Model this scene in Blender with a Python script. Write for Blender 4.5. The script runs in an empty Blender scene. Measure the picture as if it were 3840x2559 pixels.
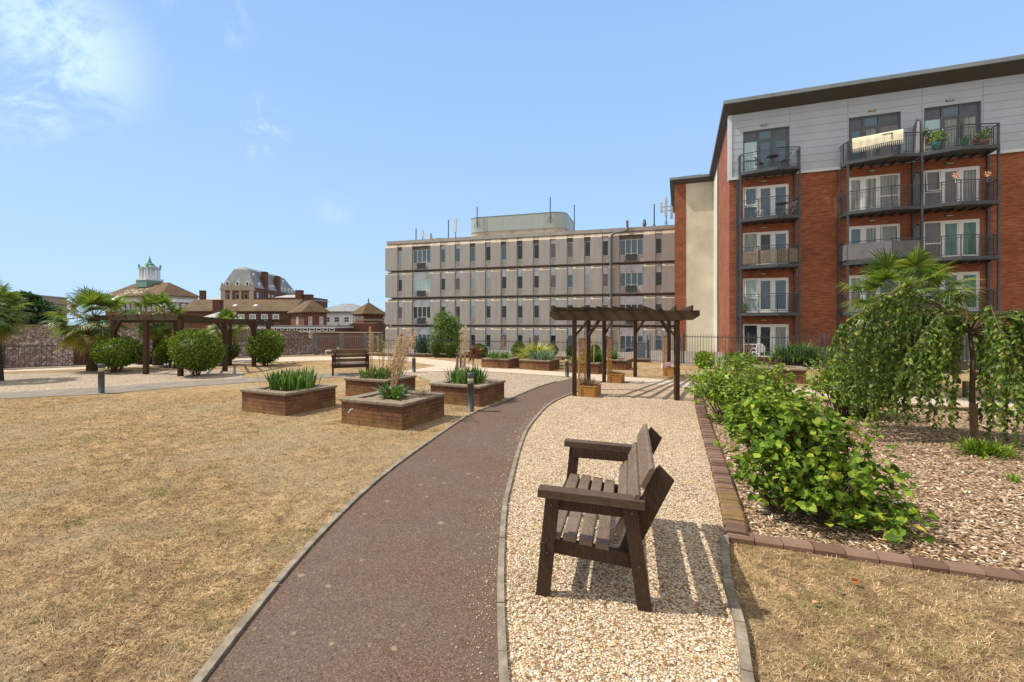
import bpy, math, random
from mathutils import Vector, Matrix
R = math.radians
rnd = random.Random(7)
scene = bpy.context.scene
col = scene.collection
# ------------------------------------------------------------ camera
H = 1.95
cam = bpy.data.cameras.new("camera"); cam.sensor_width = 36; cam.lens = 36 * 1700 / 3840
cam.shift_y = -66.5 / 3840; cam.clip_start = 0.05; cam.clip_end = 5000
camo = bpy.data.objects.new("camera", cam); col.objects.link(camo)
camo.location = (0, 0, H); camo.rotation_euler = (R(90), 0, 0)
scene.camera = camo
scene.render.resolution_x = 1024; scene.render.resolution_y = 682
# ------------------------------------------------------------ light
SUN_EL = R(54)
SUN_DIR = Vector((-0.996 * math.cos(SUN_EL), 0.09 * math.cos(SUN_EL), math.sin(SUN_EL))).normalized()
sl = bpy.data.lights.new("sun", 'SUN'); sl.energy = 4.0; sl.angle = R(0.53); sl.color = (1.0, 0.93, 0.83)
so = bpy.data.objects.new("sun", sl); col.objects.link(so); so.location = (-30, 5, 40)
so.rotation_euler = SUN_DIR.to_track_quat('Z', 'Y').to_euler()
scene.view_settings.view_transform = 'Standard'; scene.view_settings.look = 'None'
scene.view_settings.gamma = 1; scene.view_settings.exposure = 0.38
world = bpy.data.worlds.new("World"); scene.world = world; world.use_nodes = True


class NT:
    """tiny helper to write node trees"""
    def __init__(s, tree):
        s.t = tree; s.t.nodes.clear()
    def n(s, typ, ins=None, **props):
        nd = s.t.nodes.new(typ)
        for k, v in props.items(): setattr(nd, k, v)
        for k, v in (ins or {}).items():
            sock = nd.inputs[k]
            if isinstance(v, bpy.types.NodeSocket): s.t.links.new(v, sock)
            elif isinstance(v, bpy.types.Node): s.t.links.new(v.outputs[0], sock)
            else: sock.default_value = v
        return nd
    def math(s, op, a, b=0.0, c=0.0, clamp=False):
        return s.n('ShaderNodeMath', {0: a, 1: b, 2: c}, operation=op, use_clamp=clamp).outputs[0]
    def vmath(s, op, a, b=(0, 0, 0)):
        nd = s.n('ShaderNodeVectorMath', {0: a, 1: b}, operation=op)
        return nd.outputs[1] if op in ('DOT_PRODUCT', 'LENGTH', 'DISTANCE') else nd.outputs[0]
    def mix(s, f, a, b, mode='MIX'):
        nd = s.n('ShaderNodeMix', data_type='RGBA', blend_type=mode)
        for k, v in ((0, f), (6, a), (7, b)):
            if isinstance(v, bpy.types.NodeSocket): s.t.links.new(v, nd.inputs[k])
            else: nd.inputs[k].default_value = v if k == 0 else c4(v)
        return nd.outputs[2]
    def noise(s, vec, scale, detail=4, rough=0.55, dist=0.0):
        nd = s.n('ShaderNodeTexNoise', {'Scale': scale, 'Detail': detail, 'Roughness': rough, 'Distortion': dist})
        if vec is not None: s.t.links.new(vec, nd.inputs['Vector'])
        return nd.outputs[0]
    def ramp(s, fac, stops, interp='LINEAR'):
        nd = s.n('ShaderNodeValToRGB', {0: fac}); cr = nd.color_ramp; cr.interpolation = interp
        while len(cr.elements) < len(stops): cr.elements.new(0.5)
        for e, (p, c) in zip(cr.elements, stops): e.position = p; e.color = c4(c)
        return nd.outputs[0]


def c4(c):
    if isinstance(c, (int, float)): return (c, c, c, 1)
    return (c[0], c[1], c[2], 1)


w = NT(world.node_tree)
sky = w.n('ShaderNodeTexSky', sky_type='NISHITA', sun_disc=False, sun_elevation=SUN_EL,
          sun_rotation=math.atan2(SUN_DIR.x, SUN_DIR.y), air_density=1.0, dust_density=0.6, ozone_density=2.0, altitude=20)
tc = w.n('ShaderNodeTexCoord').outputs['Generated']
nrm = w.vmath('NORMALIZE', tc)
sep = w.n('ShaderNodeSeparateXYZ', {0: nrm})
el = w.math('MAXIMUM', sep.outputs[2], 0.0)
grad = w.ramp(el, [(0.0, (4.1, 5.9, 8.3)), (0.12, (3.7, 5.6, 8.2)), (0.3, (3.15, 4.95, 7.8)), (0.55, (2.55, 4.25, 7.2)), (1.0, (1.6, 3.0, 6.2))])
base = w.mix(0.92, sky.outputs[0], grad)
# pale fill added to the unseen sky overhead and behind, so shade is lit neutrally
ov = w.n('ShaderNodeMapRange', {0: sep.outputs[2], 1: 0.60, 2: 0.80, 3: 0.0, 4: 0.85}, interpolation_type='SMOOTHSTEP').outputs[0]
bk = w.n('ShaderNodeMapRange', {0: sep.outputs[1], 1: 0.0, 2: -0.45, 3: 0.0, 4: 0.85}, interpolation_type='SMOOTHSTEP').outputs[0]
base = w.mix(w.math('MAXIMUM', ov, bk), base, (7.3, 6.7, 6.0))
cn = w.noise(nrm, 4.5, 9, 0.62, 1.1)
cn2 = w.noise(nrm, 13.0, 7, 0.65, 0.8)
mask = None
for (px, py, r0, r1, s) in ((210, 180, 0.01, 0.145, 1.0), (50, 340, 0.01, 0.10, 0.9), (780, 0, 0.0, 0.09, 0.8), (940, 480, 0.0, 0.075, 1.0), (1250, 790, 0.0, 0.05, 0.3)):
    d = Vector(((px - 1920) / 1700, 1, (1213 - py) / 1700)).normalized()
    dist = w.vmath('DISTANCE', nrm, tuple(d))
    mr = w.n('ShaderNodeMapRange', {0: dist, 1: r0, 2: r1, 3: s, 4: 0.0}, interpolation_type='SMOOTHSTEP').outputs[0]
    mask = mr if mask is None else w.math('MAXIMUM', mask, mr)
cl = w.math('ADD', w.math('MULTIPLY', cn, 0.75), w.math('MULTIPLY', cn2, 0.35))
cl = w.n('ShaderNodeMapRange', {0: cl, 1: 0.485, 2: 0.62, 3: 0.0, 4: 0.75}, interpolation_type='SMOOTHSTEP').outputs[0]
cloud = w.math('MULTIPLY', cl, mask)
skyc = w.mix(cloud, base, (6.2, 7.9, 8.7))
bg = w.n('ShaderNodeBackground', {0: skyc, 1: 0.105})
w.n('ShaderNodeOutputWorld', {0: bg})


# ------------------------------------------------------------ materials
MATS = {}
def mat(name, build):
    if name in MATS: return MATS[name]
    m = bpy.data.materials.new(name); m.use_nodes = True
    t = NT(m.node_tree); build(t); MATS[name] = m
    return m

def finish(t, colr, rough=0.8, bump=None, strength=0.3, dist=0.01, metal=0.0, spec=0.3, **kw):
    ins = {'Base Color': colr if isinstance(colr, bpy.types.NodeSocket) else c4(colr), 'Roughness': rough, 'Metallic': metal, 'Specular IOR Level': spec}
    if bump is not None:
        ins['Normal'] = t.n('ShaderNodeBump', {'Height': bump, 'Strength': strength, 'Distance': dist}).outputs[0]
    p = t.n('ShaderNodeBsdfPrincipled', ins)
    t.n('ShaderNodeOutputMaterial', {0: p})
    return p

def objc(t): return t.n('ShaderNodeTexCoord').outputs['Object']

def noisy(name, a, b, scale=6, rough=0.8, bump=0.0, bscale=40, metal=0.0, spec=0.3, dirt=None, stretch=None):
    def f(t):
        v = objc(t)
        if stretch: v = t.vmath('MULTIPLY', v, stretch)
        n1 = t.noise(v, scale, 5, 0.6)
        c = t.ramp(n1, [(0.32, a), (0.68, b)])
        if dirt:
            n3 = t.noise(v, scale * 0.35, 6, 0.65)
            c = t.mix(t.n('ShaderNodeMapRange', {0: n3, 1: 0.5, 2: 0.72, 3: 0.0, 4: 0.85}).outputs[0], c, dirt)
        finish(t, c, rough, t.noise(v, bscale, 4) if bump else None, bump, 0.01, metal, spec)
    return mat(name, f)

def brickmat(name, c1, c2, mortar, bw=0.225, rh=0.075, ms=0.009, var=0.35, stain=(0.05, 0.035, 0.02), stain_amt=0.5, moss=None):
    def f(t):
        s = t.n('ShaderNodeSeparateXYZ', {0: objc(t)})
        u = t.math('ADD', s.outputs[0], s.outputs[1])
        v = t.n('ShaderNodeCombineXYZ', {0: u, 1: s.outputs[2]}).outputs[0]
        b = t.n('ShaderNodeTexBrick', {'Vector': v, 'Color1': c4(c1), 'Color2': c4(c2), 'Mortar': c4(mortar), 'Scale': 1.0, 'Mortar Size': ms,
                                       'Mortar Smooth': 0.3, 'Bias': 0.0, 'Brick Width': bw, 'Row Height': rh})
        big = t.noise(objc(t), 1.3, 6, 0.6)
        c = t.mix(t.math('MULTIPLY', big, stain_amt), b.outputs[0], stain)
        fine = t.noise(t.vmath('MULTIPLY', v, (2.2, 13.3, 1)), 1.0, 2); band = t.noise(t.vmath('MULTIPLY', v, (0.3, 1.1, 1)), 1.0, 3)
        c = t.mix(0.5, c, t.ramp(band, [(0.35, (0.6, 0.6, 0.6)), (0.65, (1.15, 1.15, 1.15))]), 'MULTIPLY')
        c = t.mix(var, c, t.ramp(fine, [(0.3, (0.25, 0.25, 0.25)), (0.7, (1, 1, 1))]), 'MULTIPLY')
        if moss:
            mn = t.noise(objc(t), 2.3, 5, 0.7)
            low = t.n('ShaderNodeMapRange', {0: s.outputs[2], 1: 0.0, 2: 0.35, 3: 0.25, 4: 0.0}).outputs[0]
            mm = t.n('ShaderNodeMapRange', {0: t.math('ADD', mn, low), 1: 0.52, 2: 0.8, 3: 0, 4: 0.6}).outputs[0]
            c = t.mix(mm, c, moss)
        inv = t.math('SUBTRACT', 1.0, b.outputs[1])
        finish(t, c, 0.85, inv, 0.5, 0.006)
    return mat(name, f)

def woodmat(name, a, b, axis=(1, 1, 1), rough=0.75, grey=None):
    def f(t):
        v = t.vmath('MULTIPLY', objc(t), axis)
        n1 = t.noise(v, 18, 6, 0.65, 0.3); n2 = t.noise(objc(t), 2.0, 4)
        c = t.ramp(n1, [(0.3, a), (0.7, b)])
        if grey: c = t.mix(t.n('ShaderNodeMapRange', {0: n2, 1: 0.4, 2: 0.65, 3: 0, 4: 0.6}).outputs[0], c, grey)
        finish(t, c, rough, n1, 0.5, 0.004)
    return mat(name, f)

def leafmat(name, stops, rough=0.45, trans=0.3, spec=0.4):
    def f(t):
        g = t.n('ShaderNodeNewGeometry')
        c = t.ramp(g.outputs['Random Per Island'], stops)
        n = t.noise(objc(t), 1.7, 3)
        c = t.mix(0.5, c, t.ramp(n, [(0.3, (0.55, 0.6, 0.5)), (0.7, (1.0, 1.0, 1.0))]), 'MULTIPLY')
        p = t.n('ShaderNodeBsdfPrincipled', {'Base Color': c, 'Roughness': rough, 'Specular IOR Level': spec})
        tr = t.n('ShaderNodeBsdfTranslucent', {'Color': t.mix(1.0, c, (1.35, 1.4, 0.7), 'MULTIPLY')})
        mx = t.n('ShaderNodeMixShader', {0: trans, 1: p.outputs[0], 2: tr.outputs[0]})
        t.n('ShaderNodeOutputMaterial', {0: mx})
    return mat(name, f)

def glassmat(name, colr, rough=0.06, curtain=None):
    def f(t):
        c = colr
        if curtain:
            s = t.n('ShaderNodeSeparateXYZ', {0: objc(t)})
            wv = t.noise(t.n('ShaderNodeCombineXYZ', {0: t.math('MULTIPLY', s.outputs[0], 14.0), 1: t.math('MULTIPLY', s.outputs[2], 0.6)}).outputs[0], 1.0, 3)
            c = t.ramp(wv, [(0.35, colr), (0.62, curtain)])
        finish(t, c, rough, None, spec=0.5)
    return mat(name, f)

def patches(t, v, c):
    mid = t.noise(v, 4.5, 7, 0.7, 0.5)
    c = t.mix(t.n('ShaderNodeMapRange', {0: mid, 1: 0.44, 2: 0.60, 3: 0, 4: 0.72}).outputs[0], c, (0.19, 0.12, 0.065))
    grn = t.noise(v, 1.5, 7, 0.7, 0.8)
    c = t.mix(t.n('ShaderNodeMapRange', {0: grn, 1: 0.51, 2: 0.63, 3: 0, 4: 0.65}).outputs[0], c, (0.21, 0.185, 0.07))
    pt = t.noise(t.vmath('MULTIPLY', v, (1.0, 1.7, 1)), 12, 6, 0.7, 1.2)
    c = t.mix(t.n('ShaderNodeMapRange', {0: pt, 1: 0.50, 2: 0.60, 3: 0, 4: 0.72}).outputs[0], c, (0.14, 0.095, 0.052))
    pg = t.noise(v, 0.45, 6, 0.6, 0.6)
    return t.mix(t.n('ShaderNodeMapRange', {0: pg, 1: 0.45, 2: 0.58, 3: 0, 4: 0.6}).outputs[0], c, (0.36, 0.285, 0.175))
def lawn(t):
    v = objc(t)
    fine = t.noise(t.vmath('MULTIPLY', v, (1, 1.3, 1)), 38, 8, 0.75, 0.6)
    mid = t.noise(v, 5.5, 7, 0.7, 0.5); big = t.noise(v, 0.7, 5, 0.6); grn = t.noise(v, 1.9, 7, 0.7, 0.8)
    c = t.ramp(fine, [(0.30, (0.12, 0.07, 0.03)), (0.46, (0.33, 0.215, 0.10)), (0.58, (0.58, 0.40, 0.205)), (0.74, (0.74, 0.56, 0.34))])
    c = t.mix(t.n('ShaderNodeMapRange', {0: big, 1: 0.42, 2: 0.62, 3: 0, 4: 0.45}).outputs[0], c, (0.64, 0.43, 0.22))
    c = patches(t, v, c)
    h = t.math('ADD', fine, t.math('MULTIPLY', mid, 1.5))
    finish(t, c, 0.95, h, 0.8, 0.03, spec=0.05)
M_LAWN = mat('dry_lawn', lawn)

def gravelf(tones, scale, bumpd=0.012):
    def f(t):
        v = objc(t)
        nz = t.n('ShaderNodeTexNoise', {'Vector': v, 'Scale': 30.0, 'Detail': 3})
        dv = t.vmath('ADD', v, t.vmath('MULTIPLY', nz.outputs[1], (0.02, 0.02, 0.0)))
        vo = t.n('ShaderNodeTexVoronoi', {'Vector': dv, 'Scale': scale, 'Randomness': 1.0})
        sp = t.n('ShaderNodeSeparateColor', {0: vo.outputs[1]})
        c = t.ramp(sp.outputs[0], tones)
        edge = t.n('ShaderNodeMapRange', {0: vo.outputs[0], 1: 0.35, 2: 0.75, 3: 0, 4: 0.8}).outputs[0]
        c = t.mix(edge, c, (0.16, 0.10, 0.05))
        big = t.noise(v, 1.6, 4)
        c = t.mix(0.45, c, t.ramp(big, [(0.3, (0.75, 0.7, 0.62)), (0.7, (1.05, 1.0, 0.95))]), 'MULTIPLY')
        hh = t.math('SUBTRACT', 1.0, vo.outputs[0])
        hh = t.math('ADD', hh, t.math('MULTIPLY', sp.outputs[1], 0.6))
        finish(t, c, 0.8, hh, 1.0, bumpd, spec=0.2)
    return f
M_GRAVEL = mat('golden_gravel', gravelf([(0.0, (0.16, 0.09, 0.045)), (0.14, (0.46, 0.29, 0.145)), (0.4, (0.70, 0.54, 0.35)), (0.75, (0.82, 0.69, 0.52)), (0.93, (0.86, 0.79, 0.66)), (1.0, (0.4, 0.38, 0.36))], 58))
M_GRAVELG = mat('grey_gravel', gravelf([(0.0, (0.22, 0.17, 0.12)), (0.3, (0.46, 0.38, 0.28)), (0.7, (0.62, 0.53, 0.42)), (1.0, (0.74, 0.67, 0.56))], 40))
M_BARK = mat('bark_chips', gravelf([(0.0, (0.08, 0.045, 0.025)), (0.3, (0.28, 0.17, 0.09)), (0.6, (0.50, 0.34, 0.21)), (0.85, (0.66, 0.50, 0.36)), (1.0, (0.8, 0.7, 0.58))], 34, 0.02))

def tarmac(t):
    v = objc(t)
    f1 = t.noise(v, 95, 5, 0.7); big = t.noise(v, 0.9, 5, 0.6); mid = t.noise(v, 5, 5)
    c = t.ramp(f1, [(0.3, (0.05, 0.031, 0.022)), (0.5, (0.128, 0.080, 0.058)), (0.7, (0.26, 0.178, 0.132))])
    c = t.mix(t.n('ShaderNodeMapRange', {0: big, 1: 0.4, 2: 0.62, 3: 0, 4: 0.6}).outputs[0], c, (0.13, 0.105, 0.082))
    c = t.mix(t.n('ShaderNodeMapRange', {0: mid, 1: 0.5, 2: 0.75, 3: 0, 4: 0.35}).outputs[0], c, (0.09, 0.052, 0.04))
    vo = t.n('ShaderNodeTexVoronoi', {'Vector': t.vmath('ADD', v, t.vmath('MULTIPLY', t.n('ShaderNodeTexNoise', {'Vector': v, 'Scale': 14.0}).outputs[1], (0.05, 0.05, 0))), 'Scale': 7.5})
    sp = t.n('ShaderNodeSeparateColor', {0: vo.outputs[1]})
    rad = t.math('MULTIPLY', t.math('POWER', sp.outputs[0], 3.0), 0.24)
    dot = t.n('ShaderNodeMapRange', {0: t.math('SUBTRACT', rad, t.math('ADD', vo.outputs[0], t.math('MULTIPLY', mid, 0.05))), 1: -0.03, 2: 0.03, 3: 0, 4: 0.55}).outputs[0]
    c = t.mix(dot, c, (0.36, 0.275, 0.18))
    v3 = t.n('ShaderNodeTexVoronoi', {'Vector': v, 'Scale': 105.0}); s3 = t.n('ShaderNodeSeparateColor', {0: v3.outputs[1]})
    c = t.mix(t.math('MULTIPLY', t.math('GREATER_THAN', s3.outputs[0], 0.88), 0.35), c, (0.32, 0.23, 0.16))
    c = t.mix(t.math('MULTIPLY', t.math('LESS_THAN', s3.outputs[1], 0.14), 0.5), c, (0.04, 0.025, 0.02))
    finish(t, c, 0.9, f1, 0.5, 0.006, spec=0.15)
M_TARMAC = mat('red_tarmac', tarmac)
M_PATH = noisy('pale_concrete', (0.46, 0.38, 0.285), (0.56, 0.465, 0.35), 3, 0.9, 0.15, 60, dirt=(0.38, 0.31, 0.23))
M_PATHG = noisy('grey_concrete', (0.17, 0.145, 0.115), (0.27, 0.23, 0.185), 2.5, 0.9, 0.2, 50, dirt=(0.16, 0.14, 0.12))
M_KERB = noisy('kerb_concrete', (0.15, 0.125, 0.09), (0.33, 0.28, 0.21), 9, 0.95, 0.5, 60, dirt=(0.16, 0.14, 0.10))
M_LOW = noisy('lower_ground', (0.16, 0.15, 0.14), (0.28, 0.26, 0.24), 2, 0.9, 0.1)
M_PBRICK = brickmat('planter_brick', (0.32, 0.118, 0.06), (0.19, 0.078, 0.048), (0.10, 0.07, 0.048), ms=0.012, stain_amt=0.5, moss=(0.30, 0.18, 0.06))
M_COPING = noisy('stone_coping', (0.17, 0.135, 0.095), (0.28, 0.225, 0.165), 12, 0.9, 0.4, 60, dirt=(0.14, 0.12, 0.07))
M_SOIL = noisy('planter_soil', (0.17, 0.12, 0.075), (0.36, 0.28, 0.19), 25, 0.95, 0.8, 60)
def edgef(t):
    v = objc(t); g = t.n('ShaderNodeNewGeometry')
    c = t.ramp(g.outputs['Random Per Island'], [(0, (0.10, 0.058, 0.042)), (0.5, (0.165, 0.092, 0.066)), (1, (0.24, 0.15, 0.11))])
    n = t.noise(v, 9, 6, 0.7)
    c = t.mix(t.n('ShaderNodeMapRange', {0: n, 1: 0.45, 2: 0.65, 3: 0, 4: 0.6}).outputs[0], c, (0.15, 0.10, 0.06))
    sp = t.noise(v, 60, 4, 0.7)
    c = t.mix(t.n('ShaderNodeMapRange', {0: sp, 1: 0.64, 2: 0.70, 3: 0, 4: 0.7}).outputs[0], c, (0.5, 0.42, 0.33))
    finish(t, c, 0.9, sp, 0.5, 0.006)
M_EDGE = mat('edging_brick', edgef)
M_EDGEM = noisy('mossy_brick', (0.24, 0.155, 0.055), (0.17, 0.10, 0.05), 9, 0.9, 0.5, 60)
M_BENCH = woodmat('bench_wood', (0.035, 0.02, 0.012), (0.125, 0.08, 0.052), (1, 7, 7), grey=(0.12, 0.092, 0.068))
M_BENCHX = woodmat('bench_frame_wood', (0.026, 0.014, 0.008), (0.075, 0.044, 0.027), (7, 7, 1))
M_SLAT = woodmat('bench_slat_wood', (0.055, 0.036, 0.024), (0.24, 0.17, 0.12), (9, 1, 9), grey=(0.22, 0.175, 0.14))
M_PERG = woodmat('pergola_wood', (0.035, 0.018, 0.009), (0.085, 0.046, 0.025), (4, 4, 1))
M_PERGT = woodmat('pergola_top_wood', (0.028, 0.015, 0.008), (0.075, 0.042, 0.022), (3, 3, 3), grey=(0.075, 0.062, 0.025))
M_TRELLIS = woodmat('trellis_wood', (0.26, 0.12, 0.03), (0.46, 0.24, 0.07), (3, 3, 1))
M_STEEL = noisy('dark_steel', (0.055, 0.062, 0.07), (0.085, 0.092, 0.10), 4, 0.5, metal=0.2)
M_BOLL = noisy('bollard_metal', (0.055, 0.062, 0.068), (0.10, 0.108, 0.115), 6, 0.45, metal=0.3, dirt=(0.12, 0.12, 0.11))
M_LENS = noisy('amber_lens', (0.42, 0.33, 0.17), (0.66, 0.55, 0.34), 9, 0.25, spec=0.6)
M_FENCE = noisy('fence_steel', (0.045, 0.05, 0.055), (0.085, 0.09, 0.095), 5, 0.5)
M_FENCEG = noisy('fence_grey_steel', (0.11, 0.13, 0.15), (0.17, 0.19, 0.21), 5, 0.5)
M_RED = brickmat('red_facade_brick', (0.56, 0.19, 0.085), (0.38, 0.115, 0.052), (0.28, 0.14, 0.09), ms=0.012, var=0.6, stain=(0.27, 0.075, 0.035), stain_amt=0.5)
M_CLAD = noisy('grey_cladding', (0.37, 0.425, 0.475), (0.44, 0.495, 0.545), 0.6, 0.45, spec=0.5)
M_WHITE = noisy('white_upvc', (0.74, 0.74, 0.72), (0.82, 0.82, 0.80), 3, 0.4, spec=0.5)
M_CREAM = noisy('cream_render', (0.56, 0.51, 0.40), (0.70, 0.645, 0.51), 0.5, 0.9, dirt=(0.42, 0.37, 0.26))
M_DGREY = noisy('dark_frame', (0.075, 0.09, 0.11), (0.10, 0.12, 0.14), 3, 0.45, spec=0.5)
M_ROOFM = noisy('roof_fascia', (0.17, 0.20, 0.21), (0.25, 0.28, 0.29), 1.2, 0.5, metal=0.3, dirt=(0.3, 0.32, 0.32))
def soff(t):
    s = t.n('ShaderNodeSeparateXYZ', {0: objc(t)})
    wv = t.math('FRACT', t.math('MULTIPLY', t.math('ADD', s.outputs[0], s.outputs[1]), 5.5))
    c = t.ramp(wv, [(0.0, (0.02, 0.016, 0.012)), (0.2, (0.02, 0.016, 0.012)), (0.28, (0.085, 0.078, 0.066)), (0.9, (0.10, 0.092, 0.08))])
    finish(t, c, 0.7, wv, 0.4, 0.02)
M_SOFFIT = mat('ribbed_soffit', soff)
M_GLASS = glassmat('window_glass', (0.025, 0.035, 0.04))
M_GLASSB = glassmat('blue_window_glass', (0.10, 0.17, 0.22))
M_CURT = glassmat('curtained_glass', (0.12, 0.15, 0.14), 0.15, (0.34, 0.36, 0.33))
M_CURTG = glassmat('green_curtained_glass', (0.05, 0.14, 0.12), 0.15, (0.13, 0.27, 0.24))
M_BLIND = glassmat('blind_glass', (0.36, 0.46, 0.48), 0.2)
M_PALEG = glassmat('pale_blind_glass', (0.45, 0.62, 0.64), 0.25)
M_GREYG = glassmat('grey_blind_glass', (0.16, 0.155, 0.165), 0.25)
def concf(t):
    v = objc(t); s = t.n('ShaderNodeSeparateXYZ', {0: v})
    n1 = t.noise(v, 22, 6, 0.7)
    streak = t.noise(t.vmath('MULTIPLY', v, (3.2, 3.2, 0.22)), 1.0, 6, 0.7)
    big = t.noise(v, 0.35, 4)
    c = t.ramp(n1, [(0.3, (0.32, 0.31, 0.285)), (0.7, (0.47, 0.45, 0.42))])
    c = t.mix(t.n('ShaderNodeMapRange', {0: streak, 1: 0.46, 2: 0.72, 3: 0, 4: 0.6}).outputs[0], c, (0.23, 0.195, 0.16))
    c = t.mix(t.n('ShaderNodeMapRange', {0: big, 1: 0.45, 2: 0.65, 3: 0, 4: 0.4}).outputs[0], c, (0.42, 0.37, 0.325))
    finish(t, c, 0.9, n1, 0.4, 0.02)
M_CONC = mat('aggregate_concrete', concf)
M_CONCL = noisy('pale_weathered_concrete', (0.42, 0.355, 0.27), (0.56, 0.48, 0.37), 3, 0.9, 0.3, 25, dirt=(0.27, 0.22, 0.15))
M_CONCD = noisy('stained_shade_concrete', (0.11, 0.10, 0.09), (0.20, 0.18, 0.16), 2.5, 0.9, 0.3, 25)
M_PANEL = noisy('grey_window_panel', (0.50, 0.53, 0.55), (0.66, 0.69, 0.71), 2.2, 0.5, dirt=(0.17, 0.18, 0.19))
M_PLANT = noisy('corrugated_metal', (0.33, 0.38, 0.35), (0.45, 0.50, 0.46), 1, 0.5, stretch=(9, 9, 0.3), metal=0.2)
M_DSTEM = noisy('dry_stem', (0.34, 0.21, 0.11), (0.50, 0.34, 0.20), 8)
M_PIPE = noisy('grey_pipe', (0.11, 0.12, 0.13), (0.16, 0.17, 0.18), 3, 0.5)
M_BBRICK = brickmat('old_brown_brick', (0.20, 0.085, 0.055), (0.15, 0.065, 0.045), (0.14, 0.085, 0.06), stain_amt=0.3)
M_BRED = brickmat('old_red_brick', (0.26, 0.085, 0.05), (0.20, 0.07, 0.045), (0.2, 0.12, 0.08), stain_amt=0.3)
M_TILE = noisy('mossy_tile', (0.085, 0.052, 0.026), (0.15, 0.098, 0.048), 0.7, 0.9, 0.3, 8, dirt=(0.14, 0.11, 0.05))
M_SLATE = noisy('grey_slate', (0.17, 0.185, 0.185), (0.27, 0.28, 0.275), 0.8, 0.7, 0.3, 6)
M_SLATEL = noisy('pale_slate', (0.30, 0.30, 0.28), (0.42, 0.42, 0.39), 1, 0.7, 0.3, 6)
M_STONE = noisy('buff_stone', (0.34, 0.28, 0.20), (0.46, 0.39, 0.29), 2, 0.85)
M_WWALL = noisy('white_wall_paint', (0.62, 0.64, 0.66), (0.74, 0.75, 0.76), 1.5, 0.8)
M_COPPER = noisy('green_copper', (0.13, 0.25, 0.20), (0.19, 0.33, 0.27), 2, 0.6)
M_LEAD = noisy('lead_grey', (0.30, 0.38, 0.36), (0.42, 0.48, 0.46), 3, 0.6)
def flint(t):
    v = objc(t)
    vo = t.n('ShaderNodeTexVoronoi', {'Vector': v, 'Scale': 13.0}); sp = t.n('ShaderNodeSeparateColor', {0: vo.outputs[1]})
    big = t.noise(v, 0.5, 5, 0.65)
    thr = t.math('ADD', sp.outputs[0], t.math('MULTIPLY', t.math('SUBTRACT', big, 0.5), 1.6))
    c = t.ramp(thr, [(0.0, (0.15, 0.10, 0.078)), (0.5, (0.27, 0.19, 0.155)), (0.75, (0.36, 0.28, 0.235)), (0.9, (0.52, 0.46, 0.42)), (1.0, (0.66, 0.61, 0.57))])
    b2 = t.noise(v, 0.9, 5)
    c = t.mix(t.n('ShaderNodeMapRange', {0: b2, 1: 0.52, 2: 0.7, 3: 0, 4: 0.7}).outputs[0], c, (0.22, 0.14, 0.10))
    finish(t, c, 0.85, vo.outputs[0], 0.5, 0.04)
M_FLINT = mat('flint_wall', flint)
M_MOSSW = noisy('mossy_wall_top', (0.19, 0.14, 0.06), (0.27, 0.21, 0.07), 3, 0.9, 0.5, 10)
M_TRUNK = noisy('fibrous_trunk', (0.025, 0.017, 0.011), (0.10, 0.065, 0.035), 16, 0.95, 1.0, 30)
M_BRANCH = noisy('bark', (0.07, 0.045, 0.025), (0.15, 0.105, 0.065), 14, 0.9, 0.5, 40)
G = lambda *a: a
M_HYD = leafmat('broad_leaves', [(0.0, (0.05, 0.10, 0.012)), (0.35, (0.12, 0.215, 0.022)), (0.75, (0.23, 0.35, 0.035)), (0.96, (0.38, 0.48, 0.06)), (1.0, (0.55, 0.45, 0.06))], 0.6, 0.3, 0.2)
M_HYD2 = leafmat('bright_leaves', [(0.0, (0.09, 0.16, 0.014)), (0.5, (0.21, 0.32, 0.03)), (1.0, (0.36, 0.48, 0.055))])
M_WEEP = leafmat('drooping_leaves', [(0.0, (0.045, 0.095, 0.014)), (0.5, (0.115, 0.20, 0.026)), (0.9, (0.21, 0.30, 0.04)), (1.0, (0.36, 0.36, 0.07))])
M_ROUND = leafmat('shrub_leaves', [(0.0, (0.04, 0.085, 0.012)), (0.5, (0.12, 0.20, 0.022)), (1.0, (0.29, 0.37, 0.045))], 0.55, 0.25, 0.2)
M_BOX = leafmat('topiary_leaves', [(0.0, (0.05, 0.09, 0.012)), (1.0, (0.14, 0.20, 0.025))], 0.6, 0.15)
M_BROWNBALL = leafmat('bronze_leaves', [(0.0, (0.05, 0.035, 0.015)), (1.0, (0.15, 0.10, 0.035))], 0.6, 0.15)
M_PALM = leafmat('palm_leaves', [(0.0, (0.05, 0.10, 0.018)), (0.5, (0.12, 0.195, 0.034)), (0.85, (0.22, 0.29, 0.06)), (1.0, (0.40, 0.38, 0.09))], 0.4, 0.35, 0.4)
M_PALMY = leafmat('yellowing_palm_leaves', [(0.0, (0.20, 0.14, 0.03)), (0.5, (0.33, 0.27, 0.05)), (1.0, (0.24, 0.26, 0.06))], 0.5, 0.3)
M_YUC = leafmat('sword_leaves', [(0.0, (0.035, 0.095, 0.015)), (0.6, (0.09, 0.19, 0.035)), (1.0, (0.19, 0.30, 0.08))], 0.4, 0.25)
M_YUCG = leafmat('grey_green_leaves', [(0.0, (0.09, 0.17, 0.10)), (1.0, (0.20, 0.29, 0.17))], 0.5, 0.2)
M_YELL = leafmat('yellow_green_leaves', [(0.0, (0.20, 0.22, 0.04)), (0.5, (0.42, 0.42, 0.09)), (1.0, (0.62, 0.58, 0.20))], 0.5, 0.3)
M_CORD = leafmat('red_sword_leaves', [(0.0, (0.13, 0.035, 0.03)), (1.0, (0.32, 0.13, 0.09))], 0.5, 0.3)
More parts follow.
